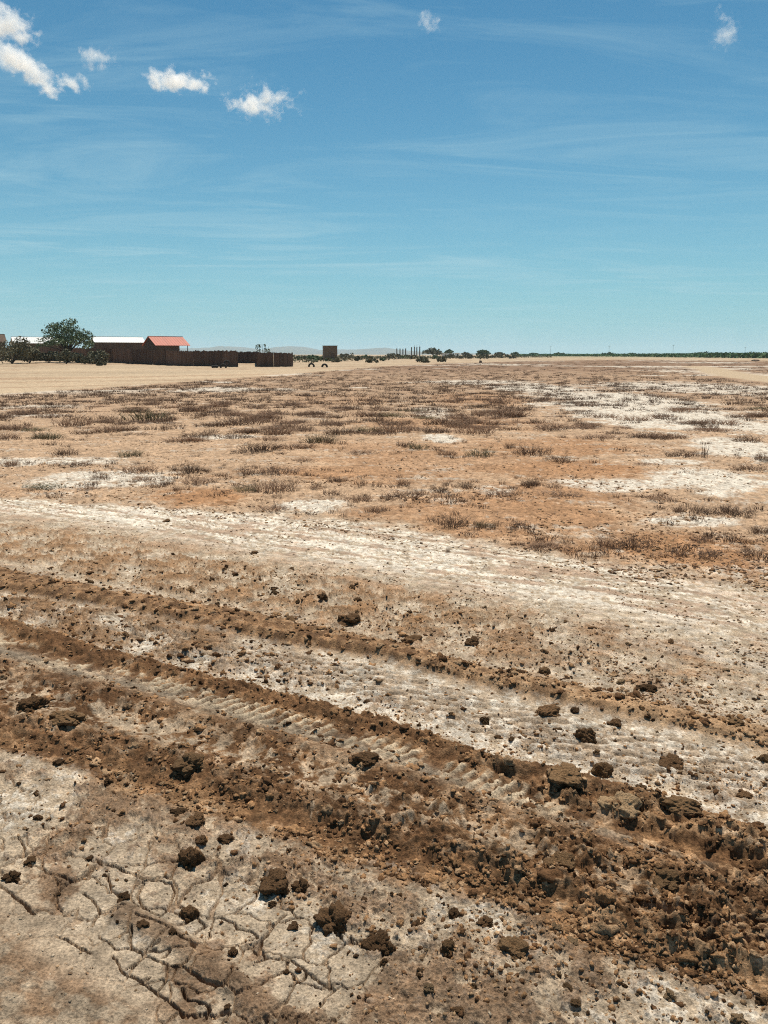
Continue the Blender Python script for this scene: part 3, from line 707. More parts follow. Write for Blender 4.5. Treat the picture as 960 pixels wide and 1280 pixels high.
scatter('loose_crumbs', 'tiny dark crumbs sprinkled over the pale crust and tracks', 'mud crumbs', P, sizes(9000, .0025, .013, 2.8), 1, [C_MUDD, C_MUDM, C_MUDM, C_MUDT], rough=.7)
P = sample(5000, rcn, lambda x, y, u, v, s: p_loose(x, y, u, v, s) * .5 + .14 * (s < 1) + .3 * ((s > 3) & (s < 6)))
scatter('crust_flakes', 'tiny pale flakes of broken crust along the tracks', 'crust flakes', P, sizes(5000, .002, .007, 2.5), 1, [C_TAN, C_PALE, C_MUDT], rough=.7, flat=.45)
P = sample(7500, (-120, 510, 1080, 740), lambda x, y, u, v, s: (s > 6.7) * ss(fbm(x * .9, y * .9, 185, 3), -.2, .3))
scatter('field_crumbs', 'small dark bits of dry soil strewn over the near field', 'soil crumbs', P, sizes(7500, .006, .026, 2.5), 1, [C_MUDM, C_LITTER, C_MUDT, C_ORA * .7], rough=.7, flat=.5)

# ------------------------------------------------------------------ dry shrubs
def twig_plant(rng, stems, segs, spread=.5, lean=.5, thick=.012, side=2, k=3):
    mb = MB()
    for q in range(stems):
        a = rng.uniform(0, 6.28); d = spread * rng.random() ** .7 * .8
        p = Vector((math.cos(a) * d, math.sin(a) * d, -.03)); hh = (1 - .6 * (d / spread) ** 2) * rng.uniform(.45, 1.0)
        b = a + rng.uniform(-1.2, 1.2); pts = [p.copy()]; dr_ = Vector((math.cos(b) * lean * rng.random(), math.sin(b) * lean * rng.random(), 1))
        for t_ in range(segs):
            p = p + Vector((dr_.x * .22, dr_.y * .22, dr_.z)) * (hh / segs); dr_.x += rng.uniform(-.9, .9); dr_.y += rng.uniform(-.9, .9); dr_.z *= rng.uniform(.6, 1.1); pts.append(p.copy())
        mb.tube(pts, [thick * (1 - .75 * t_ / segs) for t_ in range(segs + 1)], k)
        for w in range(side):
            o = pts[rng.randrange(1, len(pts))]; b2 = rng.uniform(0, 6.28); l_ = rng.uniform(.15, .4) * hh
            e_ = o + Vector((math.cos(b2) * l_ * .35, math.sin(b2) * l_ * .35, l_ * rng.uniform(-.1, .9)))
            mb.tube([o, e_], [thick * .6, thick * .2], k)
    return mb
rs = random.Random(3)
plant_meshes = {}
for mt in ('twig', 'twig_olive'):
    plant_meshes[mt] = []
    for k in range(5):
        mb = twig_plant(rs, 95, 3, .5, 1.7, .0072, 5)
        plant_meshes[mt].append(mesh('dry_shrub', mb.v, mb.f, M[mt]))
sparse_mesh = []
for k in range(2):
    mb = twig_plant(rs, 9, 4, .22, .9, .016, 4); sparse_mesh.append(mesh('bare_twigs', mb.v, mb.f, M['twig']))
HAND = [(80, 568, 35, 12), (13, 582, 22, 12), (90, 532, 42, 18), (163, 570, 32, 12), (173, 590, 46, 13), (180, 600, 28, 10), (240, 590, 28, 18), (218, 588, 11, 7), (257, 589, 11, 7),
        (250, 604, 44, 12), (220, 613, 15, 10), (207, 606, 14, 9), (87, 582, 52, 8), (123, 598, 22, 8), (53, 610, 52, 9), (110, 612, 32, 8), (310, 594, 28, 14), (308, 615, 32, 12),
        (350, 592, 58, 12), (345, 614, 58, 22), (340, 638, 42, 7), (393, 612, 22, 8), (423, 602, 27, 10), (448, 626, 34, 13), (470, 640, 24, 12), (503, 606, 22, 14), (513, 622, 64, 18), (550, 615, 22, 14),
        (580, 609, 22, 12), (627, 619, 36, 14), (578, 626, 14, 7), (560, 569, 24, 9), (600, 570, 38, 16), (523, 562, 30, 11), (593, 542, 48, 16), (637, 560, 16, 10), (493, 540, 52, 20), (400, 553, 42, 16),
        (383, 560, 32, 9), (347, 543, 42, 14), (663, 568, 48, 18), (702, 578, 34, 12), (663, 608, 22, 14), (700, 619, 52, 7), (827, 625, 36, 10), (847, 640, 16, 12), (880, 642, 26, 14), (917, 643, 48, 16),
        (853, 571, 48, 11), (937, 587, 42, 10), (953, 574, 22, 12), (840, 548, 38, 9), (950, 667, 28, 14), (877, 677, 28, 8), (887, 692, 26, 9), (940, 694, 34, 13), (790, 684, 56, 20), (757, 684, 34, 22),
        (685, 684, 54, 12), (850, 695, 12, 9), (568, 656, 44, 22), (606, 659, 28, 14), (640, 662, 14, 8), (680, 682, 40, 9), (662, 607, 28, 12), (560, 690, 8, 5), (935, 552, 35, 12), (905, 530, 45, 10), (790, 525, 45, 10), (850, 515, 40, 9),
        (745, 548, 60, 8), (690, 535, 50, 10), (640, 520, 55, 14), (550, 530, 40, 12), (460, 520, 60, 12), (300, 530, 60, 18), (185, 525, 60, 18), (250, 545, 50, 10)]
PL = [(px, py, w, h, True) for px, py, w, h in HAND]
# the belt beyond: clumps thinning towards the viewer
tries = 0
def dens(x, y):
    a = np.atleast_1d(x); b = np.atleast_1d(y)
    return .40 * fbm(a * .30, b * .30, 201, 3) + .9 * fbm(a * 1.1, b * 1.1, 205, 3)
extra = []
while len(extra) < 5200:
    px_ = RNG.uniform(-120, 1080, 4000); py_ = 449.5 + 135 * RNG.uniform(0, 1, 4000) ** 1.3; w = GV(px_, py_)
    x_, y_ = w[:, 0], w[:, 1]; d_ = np.hypot(x_, y_)
    ok = 1 / d_ > np.interp(np.arctan2(x_, y_), EDGE_AZ, EDGE_IR) * 1.03
    ok &= seg_dist(x_, y_, PATH) > 2.8
    far_ = np.clip((562 - py_) / 105 * 1.2, 0, 1)
    th = .30 - .90 * far_ + .14 * (px_ > 660)
    ok &= RNG.uniform(0, 1, 4000) < np.clip((dens(x_, y_) - th) * 1.6, 0, 1)
    for q in np.nonzero(ok)[0]:
        extra.append((x_[q], y_[q], (.22 + .75 * random.random() ** 1.6) * (1 + d_[q] / 160), .04 + .16 * random.random() ** 1.6, d_[q]))
extra = extra[:5200]
extra.sort(key=lambda q: q[4] / q[2])
n_hand = 0
AN = {0: 'tall upright twiggy', }
def hand_label(px, py, w, h):
    size = 'wide' if w >= 44 else ('small' if w <= 22 else 'middling')
    form = 'bushy' if h >= 14 else ('flat' if h <= 9 else 'low')
    side = 'far left' if px < 150 else 'left' if px < 350 else 'middle' if px < 600 else 'right' if px < 820 else 'far right'
    soil = 'white salt crust' if (px > 740 and py < 670) or (py > 625 and px < 480) else 'orange soil' if px > 400 else 'tan soil'
    row = 'nearest the wheel tracks' if py > 640 else 'just behind the nearest plants' if py > 600 else 'half way to the dense scrub' if py > 560 else 'at the front of the dense scrub'
    return f'{size} {form} dry shrub on {soil}, {side}, {row}'.replace('just behind the nearest plants', 'in the second row').replace('half way to the dense scrub', 'midway to dense scrub').replace('at the front of the dense scrub', 'fronting the dense scrub')
def place_plant(x, y, w, h, label, group, olive=False):
    o = bpy.data.objects.new('dry_shrub', plant_meshes['twig_olive' if olive else 'twig'][random.randrange(5)]); COL.objects.link(o)
    o.scale = (w, w * random.uniform(.6, .9), h); o.rotation_euler = (0, 0, random.uniform(-.3, .3) + (math.pi if random.random() < .5 else 0))
    o.location = (x, y, gz(x, y)); tag(o, label, 'shrub', group); return o
LB = [hand_label(*q[:4]) for q in PL]
for k, lb in enumerate(LB):
    same = sorted([q for q in range(len(LB)) if LB[q] == lb], key=lambda q: PL[q][0])
    if len(same) > 1:
        for n_, q in enumerate(same): LB[q] = lb.replace(' dry shrub', f" {['left-hand', 'right-hand', 'rightmost', 'outermost'][n_]} dry shrub")
for (px, py, w, h, _), lb in zip(PL, LB):
    x, y = G(px, py); d = math.sqrt(x * x + y * y + CAM_H ** 2)
    e_ = CAM_H / d
    place_plant(x, y, 1.2 * w * d / FPX, .95 * min(max(.06, (h * d / FPX - .25 * w * d / FPX * e_) * .95), .45), lb, 'dry shrubs scattered in the near field', random.random() < .10)
for px, py, h in ((345, 636, 18), (880, 572, 26), (905, 640, 12), (790, 680, 22), (590, 520, 14)):
    x, y = G(px, py); d = math.hypot(x, y); hh = h * d / FPX * 1.05
    o = bpy.data.objects.new('bare_twigs', sparse_mesh[h % 2]); COL.objects.link(o); o.scale = (hh * .9, hh * .9, hh); o.location = (x, y, gz(x, y))
    o.rotation_euler = (0, 0, random.uniform(0, 6))
    side = {345: 'beside the small white salt patch, left', 880: 'standing tallest on the white salt flat at right', 905: 'low on the salt at far right', 790: 'in the wide shrub beside the orange soil', 590: 'in the front of the dense scrub'}[px]
    tag(o, 'bare upright twigs ' + side, 'twigs')
n_ind = 300 - len(PL) - 5
for x, y, w, h, d in extra[:n_ind]:
    px = 480 + 980 * x / y
    if px < 330: lb, gp = 'low dark dry shrub in the left of the dense scrub below the fence', 'dense scrub at left'
    elif px < 650: lb, gp = 'low brown dry shrub in the middle of the dense scrub', 'dense scrub in the middle'
    else: lb, gp = 'low brown dry shrub among the white salt flats of the right scrub', 'dense scrub at right'
    place_plant(x, y, w, h, lb, gp, random.random() < .07)
# the rest of the scrub: one mass
low = []
for k in range(6):
    mb = twig_plant(rs, 24, 2, .5, 1.5, .013, 1)
    v = np.array(mb.v); f = [t_ for t_ in mb.f]
    tri = []
    for t_ in f:
        for q in range(1, len(t_) - 1): tri.append((t_[0], t_[q], t_[q + 1]))
    low.append((v, np.array(tri)))
def plant_mass(name, label, cat, L, mat):
    vs, fs, off = [], [], 0
    P_ = np.array([(q[0], q[1]) for q in L]); zz = gzv(P_[:, 0], P_[:, 1])
    for q, (x, y, w, h, d) in enumerate(L):
        v, f = low[q % 6]; a = random.uniform(0, 6.28); c_, s_ = math.cos(a) * w, math.sin(a) * w
        vs.append(np.stack([v[:, 0] * c_ - v[:, 1] * s_ + x, (v[:, 0] * s_ + v[:, 1] * c_) * .8 + y, v[:, 2] * h + zz[q]], 1)); fs.append(f + off); off += len(v)
    return tag(link(name, tri_mesh(name, np.concatenate(vs), np.concatenate(fs), mat)), label, cat, kind='stuff')
rest = extra[n_ind:]
for px, py, w, h, _ in PL:
    for q in range(random.randint(4, 9)):
        px_ = px + random.gauss(0, 1) * (w * .9 + 10); py_ = py + random.gauss(0, 1) * (4 + h * .25)
        x, y = G(px_, py_)
        if band(np.array([x]), np.array([y]))[2][0] > 7.1: rest.append((x, y, random.uniform(.08, .30), random.uniform(.03, .10), math.hypot(x, y)))
plant_mass('scrub_field', 'dense brown dry scrub covering the far field', 'scrub', rest, M['twig_mass'])
# dead twig litter and pebbly bits in the near field
def litter(n):
    vs, fs = [], []
    k = 0
    P_ = []
    while k < n:
        px, py = RNG.uniform(-60, 1020), RNG.uniform(530, 720); x, y = G(px, py)
        s_ = band(np.array([x]), np.array([y]))[2][0]
        if s_ < 6.6: continue
        if dens(x * 1.7, y * 1.7)[0] < RNG.uniform(-.2, .25): continue
        P_.append((x, y)); k += 1
    P_ = np.array(P_); zz = gzv(P_[:, 0], P_[:, 1])
    mb = MB()
    for (x, y), z_ in zip(P_, zz):
        a = random.uniform(0, 6.28); l_ = random.uniform(.015, .06); t_ = random.uniform(-.1, .5)
        p = Vector((x, y, z_ + .004)); q = p + Vector((math.cos(a) * l_, math.sin(a) * l_, l_ * max(t_, .02)))
        mb.tube([p, q], [.004, .002], 3)
    return tag(mb.build('twig_litter', M['twig']), 'fine dead twig litter strewn over the near field', 'litter', kind='stuff')
litter(2000)

# ------------------------------------------------------------------ trees, bushes
def foliage(rng, centres, n, size, squash=1.0):
    """leaf-sized faces spread through the volume of clumps [(centre, radius)]"""
    vs = np.empty((n * 4, 3)); w = np.array([c_[1] ** 2 for c_ in centres]); w = w / w.sum()
    pick = rng.choice(len(centres), n, p=w)
    C_ = np.array([c_[0] for c_ in centres])[pick]; R_ = np.array([c_[1] for c_ in centres])[pick]
    d = rng.normal(size=(n, 3)); d /= np.linalg.norm(d, axis=1)[:, None]
    p = C_ + d * (R_ * rng.uniform(.25, 1.0, n) ** .6)[:, None] * np.array((1, 1, squash))
    a = rng.normal(size=(n, 3)); a /= np.linalg.norm(a, axis=1)[:, None]
    b_ = np.cross(a, rng.normal(size=(n, 3))); b_ /= np.linalg.norm(b_, axis=1)[:, None]
    s_ = size * rng.uniform(.6, 1.4, n)[:, None]
    for q, (i_, j_) in enumerate(((-1, -.5), (1, -.6), (.9, .5), (-.8, .6))):
        vs[q::4] = p + a * s_ * i_ + b_ * s_ * j_
    return vs, np.arange(n * 4).reshape(-1, 4)
def tree(name, x, y, h, w, trunk_h, n, leaf, label, group=None, mat='leaf', flatness=.55, seed=0, lobes=26):
    rng = np.random.default_rng(seed); z = gz(x, y)
    t = empty(name, (x, y, z))
    mb = MB(); cen = []
    mb.tube([(0, 0, -.2), (.05 * w * .3, 0, trunk_h * .5), (0, .1, trunk_h)], [h * .045, h * .034, h * .028], 7)
    for k in range(lobes):
        a = k * 2.399; rr_ = w * .5 * math.sqrt((k + .5) / lobes) * rng.uniform(.75, 1.05)
        zt = trunk_h + (h - trunk_h) * (1 - .72 * (rr_ / (w * .5)) ** 2.0) * rng.uniform(.35, .97)
        c_ = (math.cos(a) * rr_, math.sin(a) * rr_, zt); cen.append((c_, w * rng.uniform(.07, .15)))
        if k % 2 == 0:
            m_ = (c_[0] * .45, c_[1] * .45, trunk_h + (zt - trunk_h) * .55)
            mb.tube([(0, .05, trunk_h * .85), m_, c_], [h * .018, h * .011, h * .004], 5)
    mb.build('trunk', M['bark'], t, smooth=True)
    v, f = foliage(rng, cen, n, leaf, flatness)
    link('crown', tri_mesh('crown', v, f, M[mat]), t)
    return tag(t, label, 'tree', group)
def bush(name, x, y, h, w, n, leaf, label, group=None, mat='leaf_grey', seed=0, cat='bush'):
    rng = np.random.default_rng(seed); z = gz(x, y)
    t = empty(name, (x, y, z)); cen = []
    mb = MB()
    for k in range(9):
        a = rng.uniform(0, 6.28); rr_ = w * .38 * math.sqrt(rng.random()); zt = h * rng.uniform(.3, .78)
        cen.append(((math.cos(a) * rr_, math.sin(a) * rr_ * .8, zt), min(w * .2, h * .36)))
        mb.tube([(0, 0, -.05), (math.cos(a) * rr_ * .5, math.sin(a) * rr_ * .4, zt * .6), cen[-1][0]], [h * .02, h * .014, h * .006], 4)
    mb.build('stem', M['bark'], t)
    v, f = foliage(rng, cen, n, leaf); v[:, 2] = np.maximum(v[:, 2], .02)
    link('foliage', tri_mesh('foliage', v, f, M[mat]), t)
    return tag(t, label, cat, group)
x, y = F(85, 128); tree('acacia_tree', x, y, 6.9, 8.8, 1.7, 4600, .11, 'dark green spreading acacia tree behind the bushes at left', seed=4, flatness=.5, lobes=60)
for k, (px, Y_, h, w, mt, lb) in enumerate([
        (14, 118, 4.0, 6.6, 'leaf_grey', 'large dark grey-green bush at the left edge of the sand'),
        (36, 122, 2.9, 4.0, 'leaf_grey', 'dark bush joining the large one at the left edge'),
        (60, 124, 1.6, 4.4, 'leaf_grey', 'low olive bush left below the acacia tree'),
        (82, 120, 2.1, 3.2, 'leaf_grey', 'olive bush right below the acacia tree'),
        (97, 126, 1.5, 3.0, 'leaf_grey', 'small bush right of the acacia trunk'),
        (122, 122, 2.2, 3.8, 'leaf_grey', 'ragged olive bush in front of the plank fence'),
        (110, 119, 1.2, 2.6, 'leaf_grey', 'low ragged bush between the acacia and the fence'),
        (126, 112, .6, 1.6, 'leaf_grey', 'tiny bush on the sand bank before the fence')]):
    x, y = F(px, Y_); bush('bush', x, y, h, w, 1700 if w > 3 else 800, .13, lb, 'bushes along the sand at left', mt, 50 + k)

# ------------------------------------------------------------------ sheds
def shed(name, px, Y_, yaw, L_, W_, eave, ridge, roof, wall, label, over=.25, porch=0.0):
    """gabled shed; local x along the ridge, y across"""
    x, y = F(px, Y_); t = empty(name, (x, y, gz(x, y)), yaw)
    l, w = L_ / 2, W_ / 2; th = .10
    mb = MB()
    lx = l - porch
    for sx_ in (-1, 1):                          # gable ends as thick prisms
        xa, xb = (-l, -l + th) if sx_ < 0 else (lx - th, lx)
        P_ = [(-w, -.1), (w, -.1), (w, eave), (0, ridge), (-w, eave)]
        n = len(mb.v)
        mb.v += [(xa, p, q) for p, q in P_] + [(xb, p, q) for p, q in P_]
        mb.f += [(n + 4, n + 3, n + 2, n + 1, n), (n + 5, n + 6, n + 7, n + 8, n + 9)] + [(n + i_, n + (i_ + 1) % 5, n + 5 + (i_ + 1) % 5, n + 5 + i_) for i_ in range(5)]
    cx_ = (lx - l) / 2
    for sy in (-1, 1): mb.box((cx_, sy * (w - th / 2), (eave - .1) / 2), ((l + lx) / 2 - th - .003, th / 2, (eave + .1) / 2 - .01))
    wl_ = mb.build('wall', M[wall], t)
    bd = MB(); nb_ = max(6, int(W_ / .3))
    for q in range(nb_):                         # upright boards on the gable facing the yard
        yy_ = -w + (q + .5) * W_ / nb_; hh = eave + (ridge - eave) * (1 - abs(yy_) / w) - .06
        bd.box((-l - .012 - .008 * (q % 3), yy_, hh / 2), (.010, W_ / nb_ * .44, hh / 2))
    o = bd.build('gable_board', M[wall], t); o['kind'] = 'stuff'
    d = MB(); d.box((-l - .05, W_ * .1, 1.0), (.02, .42, 1.0)); d.build('door', M['dark'], t)
    for sy in (-1, 1):
        rf = MB(); sl = Vector((0, sy * (w + over), eave - ridge - (ridge - eave) * over / w)); ln = sl.length; ax1 = sl.normalized(); nrm = Vector((1, 0, 0)).cross(ax1); nrm = nrm if nrm.z > 0 else -nrm
        c_ = Vector((0, 0, ridge + .05)) + sl * .5
        rf.box(c_, (l + over, ln / 2 - .004, .018), (Vector((1, 0, 0)), ax1, nrm))
        nc = int(L_ / .45)
        for q in range(nc): rf.box(c_ + Vector((-l + (q + .5) * L_ / nc, 0, 0)) + nrm * .026, (.05, ln / 2 - .01, .012), (Vector((1, 0, 0)), ax1, nrm))
        rf.build('roof_sheet', M[roof], t)
    rc_ = MB(); rc_.box((0, 0, ridge + .075), (l + over, .12, .02)); rc_.build('ridge_cap', M[roof], t)
    if porch:
        for sy in (-1, 1):
            p_ = MB(); p_.tube([(l - .1, sy * (w - .15), -.1), (l - .1, sy * (w - .15), eave)], [.07, .06], 6); p_.build('porch_post', M['bark'], t)
    return tag(t, label, 'shed')
YAW = R(38)
shed('gabled_shed', 208, 133, YAW, 5.6, 5.6, 3.05, 4.45, 'red_roof', 'plank_hut', 'dark board shed with faded red metal roof behind the fence', porch=1.6)
shed('gabled_shed', 148, 152, R(30), 9.0, 4.6, 3.55, 4.55, 'white_roof', 'plank_hut', 'brown shed with white metal roof between acacia and red roof')
shed('gabled_shed', 50, 158, R(30), 9.5, 6.0, 3.4, 4.6, 'white_roof', 'mudwall', 'brown shed with white metal roof left of the acacia')
shed('gabled_shed', -8, 150, R(30), 4.0, 5.4, 3.6, 4.9, 'plank_hut', 'plank_hut', 'dark shed roof rising behind the bush at the left edge')

# ------------------------------------------------------------------ plank fences
def fence(name, A, B, h, label, seed, post_every=6.0):
    rn = random.Random(seed); A = Vector((*A, 0)); B = Vector((*B, 0)); d = B - A; ln = d.length; d.normalize(); nv = Vector((d.y, -d.x, 0))
    if nv.y > 0: nv = -nv
    t = empty(name, (A.x, A.y, gz(A.x, A.y)))
    z0 = t.location.z; n = int(ln / .26)
    zz = gzv(np.array([A.x + d.x * ln * (q + .5) / n for q in range(n)]), np.array([A.y + d.y * ln * (q + .5) / n for q in range(n)])) - z0
    mbs = [MB() for q in range(max(1, round(ln / 3.0)))]
    for q in range(n):
        p = d * (ln * (q + .5) / n) + nv * rn.uniform(-.025, .025); hh = h * rn.uniform(.95, 1.03); s_ = rn.uniform(-.006, .006)
        up = (Vector((0, 0, 1)) + d * s_).normalized()
        mbs[min(int(q / n * len(mbs)), len(mbs) - 1)].box((p.x, p.y, zz[q] + hh / 2 - .05), (ln / n * rn.uniform(.53, .57), .014, hh / 2 + .05), (d, nv, up))
    for k, mb in enumerate(mbs):
        o = mb.build('plank_run', M['plank'], t); o['kind'] = 'stuff'
    for q in range(int(ln / post_every) + 1):
        p = d * min(q * post_every, ln - .05) - nv * .12; k = min(int(p.length / ln * n), n - 1)
        pm = MB(); pm.tube([(p.x, p.y, zz[k] - .2), (p.x, p.y, zz[k] + h * 1.04)], [.075, .065], 6); pm.build('post', M['bark'], t)
    for hh in (.5, 1.7):
        rl = MB(); a_ = d * .1 - nv * .06; b_ = d * (ln - .1) - nv * .06
        rl.tube([(a_.x, a_.y, zz[0] + hh), (b_.x, b_.y, zz[-1] + hh)], [.045, .04], 5); rl.build('rail', M['bark'], t)
    return tag(t, label, 'fence')
fA = F(40, 150); fB = F(297, 110)
mid = F(190, 122)
fence('plank_fence', fA, mid, 2.35, 'dark plank fence running behind the bushes below the sheds', 1)
fence('plank_fence', (mid[0] + .15, mid[1] - .1), fB, 2.25, 'long dark plank fence in front of the red roofed shed', 2)
fence('plank_fence', F(288, 150), F(320, 152), 2.2, 'set-back dark fence seen through the gap beside the long fence', 3)
fence('plank_fence', F(320, 150), F(320.5, 111), 2.1, 'side of the small plank enclosure, running back from its corner', 4)
fence('plank_fence', F(321, 110.5), F(341, 109), 2.0, 'front of the small plank enclosure left of its bright corner', 5)
fence('plank_fence', F(342, 109), F(366, 113), 1.95, 'right front of the small plank enclosure beyond the gap', 6)
bp_ = F(329, 135); bm_ = MB(); rn = random.Random(5)
t = empty('bare_bush', (bp_[0], bp_[1], gz(*bp_)))
for k in range(11):
    a = rn.uniform(0, 6.28); l_ = rn.uniform(1.8, 3.6); q = Vector((math.cos(a) * rn.uniform(.2, 1.2), math.sin(a) * .5, l_))
    bm_.tube([(0, 0, -.1), q * .5 + Vector((.1, 0, 0)), q], [.05, .035, .015], 5)
bm_.build('stem', M['bark'], t)
v, f = foliage(np.random.default_rng(5), [((rn.uniform(-1.1, .4), rn.uniform(-.4, .4), rn.uniform(2.2, 3.7)), .26) for k in range(9)] + [((.9, 0, 2.25), .45), ((.5, 0, 2.0), .35)], 420, .07)
link('foliage', tri_mesh('foliage', v, f, M['leaf']), t); tag(t, 'thin half bare shrub rising behind the small enclosure', 'bush')

# ------------------------------------------------------------------ tyres
def tyre_mesh(Ro, Ri, wd):
    mb = MB(); prof = [(Ri, -wd * .42), (Ri + .04, -wd * .5), (Ro - .07, -wd * .5), (Ro - .015, -wd * .38), (Ro, -wd * .15), (Ro, wd * .15), (Ro - .015, wd * .38), (Ro - .07, wd * .5), (Ri + .04, wd * .5), (Ri, wd * .42), (Ri + .06, 0)]
    ns = 36; k = len(prof)
    for i_ in range(ns):
        a = 2 * math.pi * i_ / ns; g = .985 if i_ % 2 else 1.0
        for r_, w_ in prof:
            rr_ = r_ * (g if r_ > Ro - .02 else 1); mb.v.append((rr_ * math.cos(a), w_, rr_ * math.sin(a)))
    for i_ in range(ns):
        for j_ in range(k):
            a0 = i_ * k; b0 = ((i_ + 1) % ns) * k; mb.f.append((a0 + j_, a0 + (j_ + 1) % k, b0 + (j_ + 1) % k, b0 + j_))
    return mesh('tyre', mb.v, mb.f, M['rubber'], True)
ty = tyre_mesh(.46, .22, .30)
for px, Y_, rz, tilt, lift, lb in ((389, 106, .15, 0, .10, 'half buried black tyre standing in the sand, left of two'), (405.5, 105, -.2, 0, .08, 'half buried black tyre standing in the sand, right of two'), (278.5, 102, .1, 0, .12, 'half buried tyre standing before the long plank fence')):
    x, y = F(px, Y_); o = link('tyre', ty); o.location = (x, y, gz(x, y) + lift); o.rotation_euler = (tilt, 0, rz); tag(o, lb, 'tyre', 'old tyres set in the sand')
x, y = F(268, 102.5); o = link('tyre', ty); o.location = (x, y, gz(x, y) + .15); o.rotation_euler = (math.pi / 2, 0, 0); o.scale = (1, 1, 1); tag(o, 'black tyre lying flat on the sand before the fence', 'tyre', 'old tyres set in the sand')
x, y = F(283, 106); o = link('tyre', ty); o.location = (x, y, gz(x, y) + .50); o.rotation_euler = (R(-14), 0, .25); tag(o, 'dusty tyre leaning upright against the long fence', 'tyre', 'old tyres set in the sand')

# ------------------------------------------------------------------ block building, pillars, far things
x, y = F(412.5, 210); t = empty('block_hut', (x, y, gz(x, y)), R(12))
mb = MB(); mb.box((0, 0, 1.85), (1.75, 1.6, 1.95)); mb.build('wall', M['mudwall'], t)
mb = MB(); mb.box((0, 0, 3.86), (1.85, 1.7, .06)); mb.build('roof', M['concrete'], t)
mb = MB(); mb.box((.5, -1.62, .95), (.42, .03, .95)); mb.build('door', M['plank_hut'], t)
tag(t, 'square brown windowless hut standing alone in front of the hills', 'hut')
for k, (px, hp) in enumerate(((496, 5.6), (500, 5.5), (503.6, 5.4), (507, 5.6), (514.3, 6.4), (518, 6.6), (521, 6.4), (524.6, 6.7))):
    Y_ = 520; x, y = F(px, Y_); t = empty('concrete_pillar', (x, y, gz(x, y)))
    mb = MB(); mb.box((0, 0, hp / 2), (.40, .40, hp / 2), taper=.85); mb.build('shaft', M['concrete'], t)
    mb = MB(); mb.box((0, 0, .35), (.75, .75, .45)); mb.build('footing', M['concrete'], t)
    if k >= 4 and k % 2 == 1 or k == 6:
        mb = MB(); mb.tube([(0, 0, hp - .1), (0, 0, hp + 1.3)], [.10, .06], 5); mb.build('rod', M['steel'], t)
    tag(t, f"{['first', 'second', 'third', 'last'][k % 4]} from the left of the four {'shorter' if k < 4 else 'taller'} dark pillars", 'pillar', 'dark pillars below the hills')
tree('far_tree', *F(541, 480), 5.6, 13, 1.6, 1100, .42, 'broad grey-green tree just right of the pillars', mat='leaf_grey', seed=21, flatness=.7)
tree('far_tree', *F(562, 500), 5.2, 5.5, 2.0, 500, .40, 'small dark tree behind the white building', seed=22)
tree('far_tree', *F(604, 520), 5.0, 9.5, 1.2, 800, .45, 'rounded dark tree right of the white building', seed=23, flatness=.7)
tree('far_tree', *F(624, 560), 3.6, 7.5, 1.0, 500, .45, 'low tree second to the right of the white building', mat='leaf_grey', seed=24)
tree('far_tree', *F(644, 600), 3.6, 7, 1.0, 500, .45, 'low tree at the left end of the green plantation', seed=25)
tree('far_tree', *F(582, 540), 3.4, 6, 1.0, 400, .45, 'small tree between the white building and the rounded tree', mat='leaf_grey', seed=26)
x, y = F(560, 470); t = empty('white_building', (x, y, gz(x, y)), R(5))
mb = MB(); mb.box((0, 0, 1.0), (3.3, 2.0, 1.1)); mb.build('wall', M['white_wall'], t)
mb = MB(); mb.box((0, 0, 2.16), (3.5, 2.2, .06)); mb.build('roof', M['white_roof'], t)
for wx in (-1.9, 0.2, 2.0):
    mb = MB(); mb.box((wx, -2.01, 1.2), (.35, .02, .35)); mb.build('window', M['dark'], t)
tag(t, 'small low white building among the far trees', 'building')
x, y = F(571.5, 465); t = empty('white_building', (x, y, gz(x, y)), R(-8))
mb = MB(); mb.box((0, 0, 1.2), (1.3, 1.2, 1.3)); mb.build('wall', M['white_wall'], t)
mb = MB(); mb.box((0, 0, 2.56), (1.45, 1.35, .06)); mb.build('roof', M['white_roof'], t)
mb = MB(); mb.box((0.2, -1.21, .95), (.4, .02, .95)); mb.build('door', M['dark'], t)
tag(t, 'tiny white hut right beside the low white building', 'building')
# shrubs on the edge of the sand below the hills
LBS = 'low grey-green shrub in the strip between sand and hills'
for k in range(46):
    px = 368 + 280 * ((k + random.random()) / 46); Y_ = random.uniform(150, 330) if px < 560 else random.uniform(300, 460)
    x, y = F(px, Y_); h = random.uniform(.7, 1.5) * (1.0 if Y_ < 250 else 1.35); w = h * random.uniform(1.6, 3.4)
    bush('strip_bush', x, y, h, w, 150, .16 + Y_ / 2500, LBS, 'shrubs between sand and hills', 'leaf_grey' if random.random() < .7 else 'leaf', 200 + k)
rg = np.random.default_rng(78); n = 9000
Yp = 150 + 330 * rg.uniform(0, 1, n); pxp = rg.uniform(362, 690, n); k = Yp > 140 + np.clip(pxp - 380, 0, 300) * .9; Yp, pxp = Yp[k], pxp[k]; n = len(Yp)
Xp = Yp * (pxp - 480) / 980.; k = fbm(Xp * .12, Yp * .06, 311, 3) > -.12; Xp, Yp = Xp[k], Yp[k]; n = len(Xp)
hp = (.55 + .5 * fbm(Xp * .2, Yp * .2, 312, 2)) * rg.uniform(0, 1, n) * (.8 + Yp / 700); base = np.stack([Xp, Yp, gzv(Xp, Yp) + np.maximum(hp, .03)], 1); sz = rg.uniform(.12, .30, n) * (.6 + Yp / 400)
vs = np.empty((n * 4, 3)); a = rg.normal(size=(n, 3)); a /= np.linalg.norm(a, axis=1)[:, None]; b_ = np.cross(a, rg.normal(size=(n, 3))); b_ /= np.linalg.norm(b_, axis=1)[:, None]
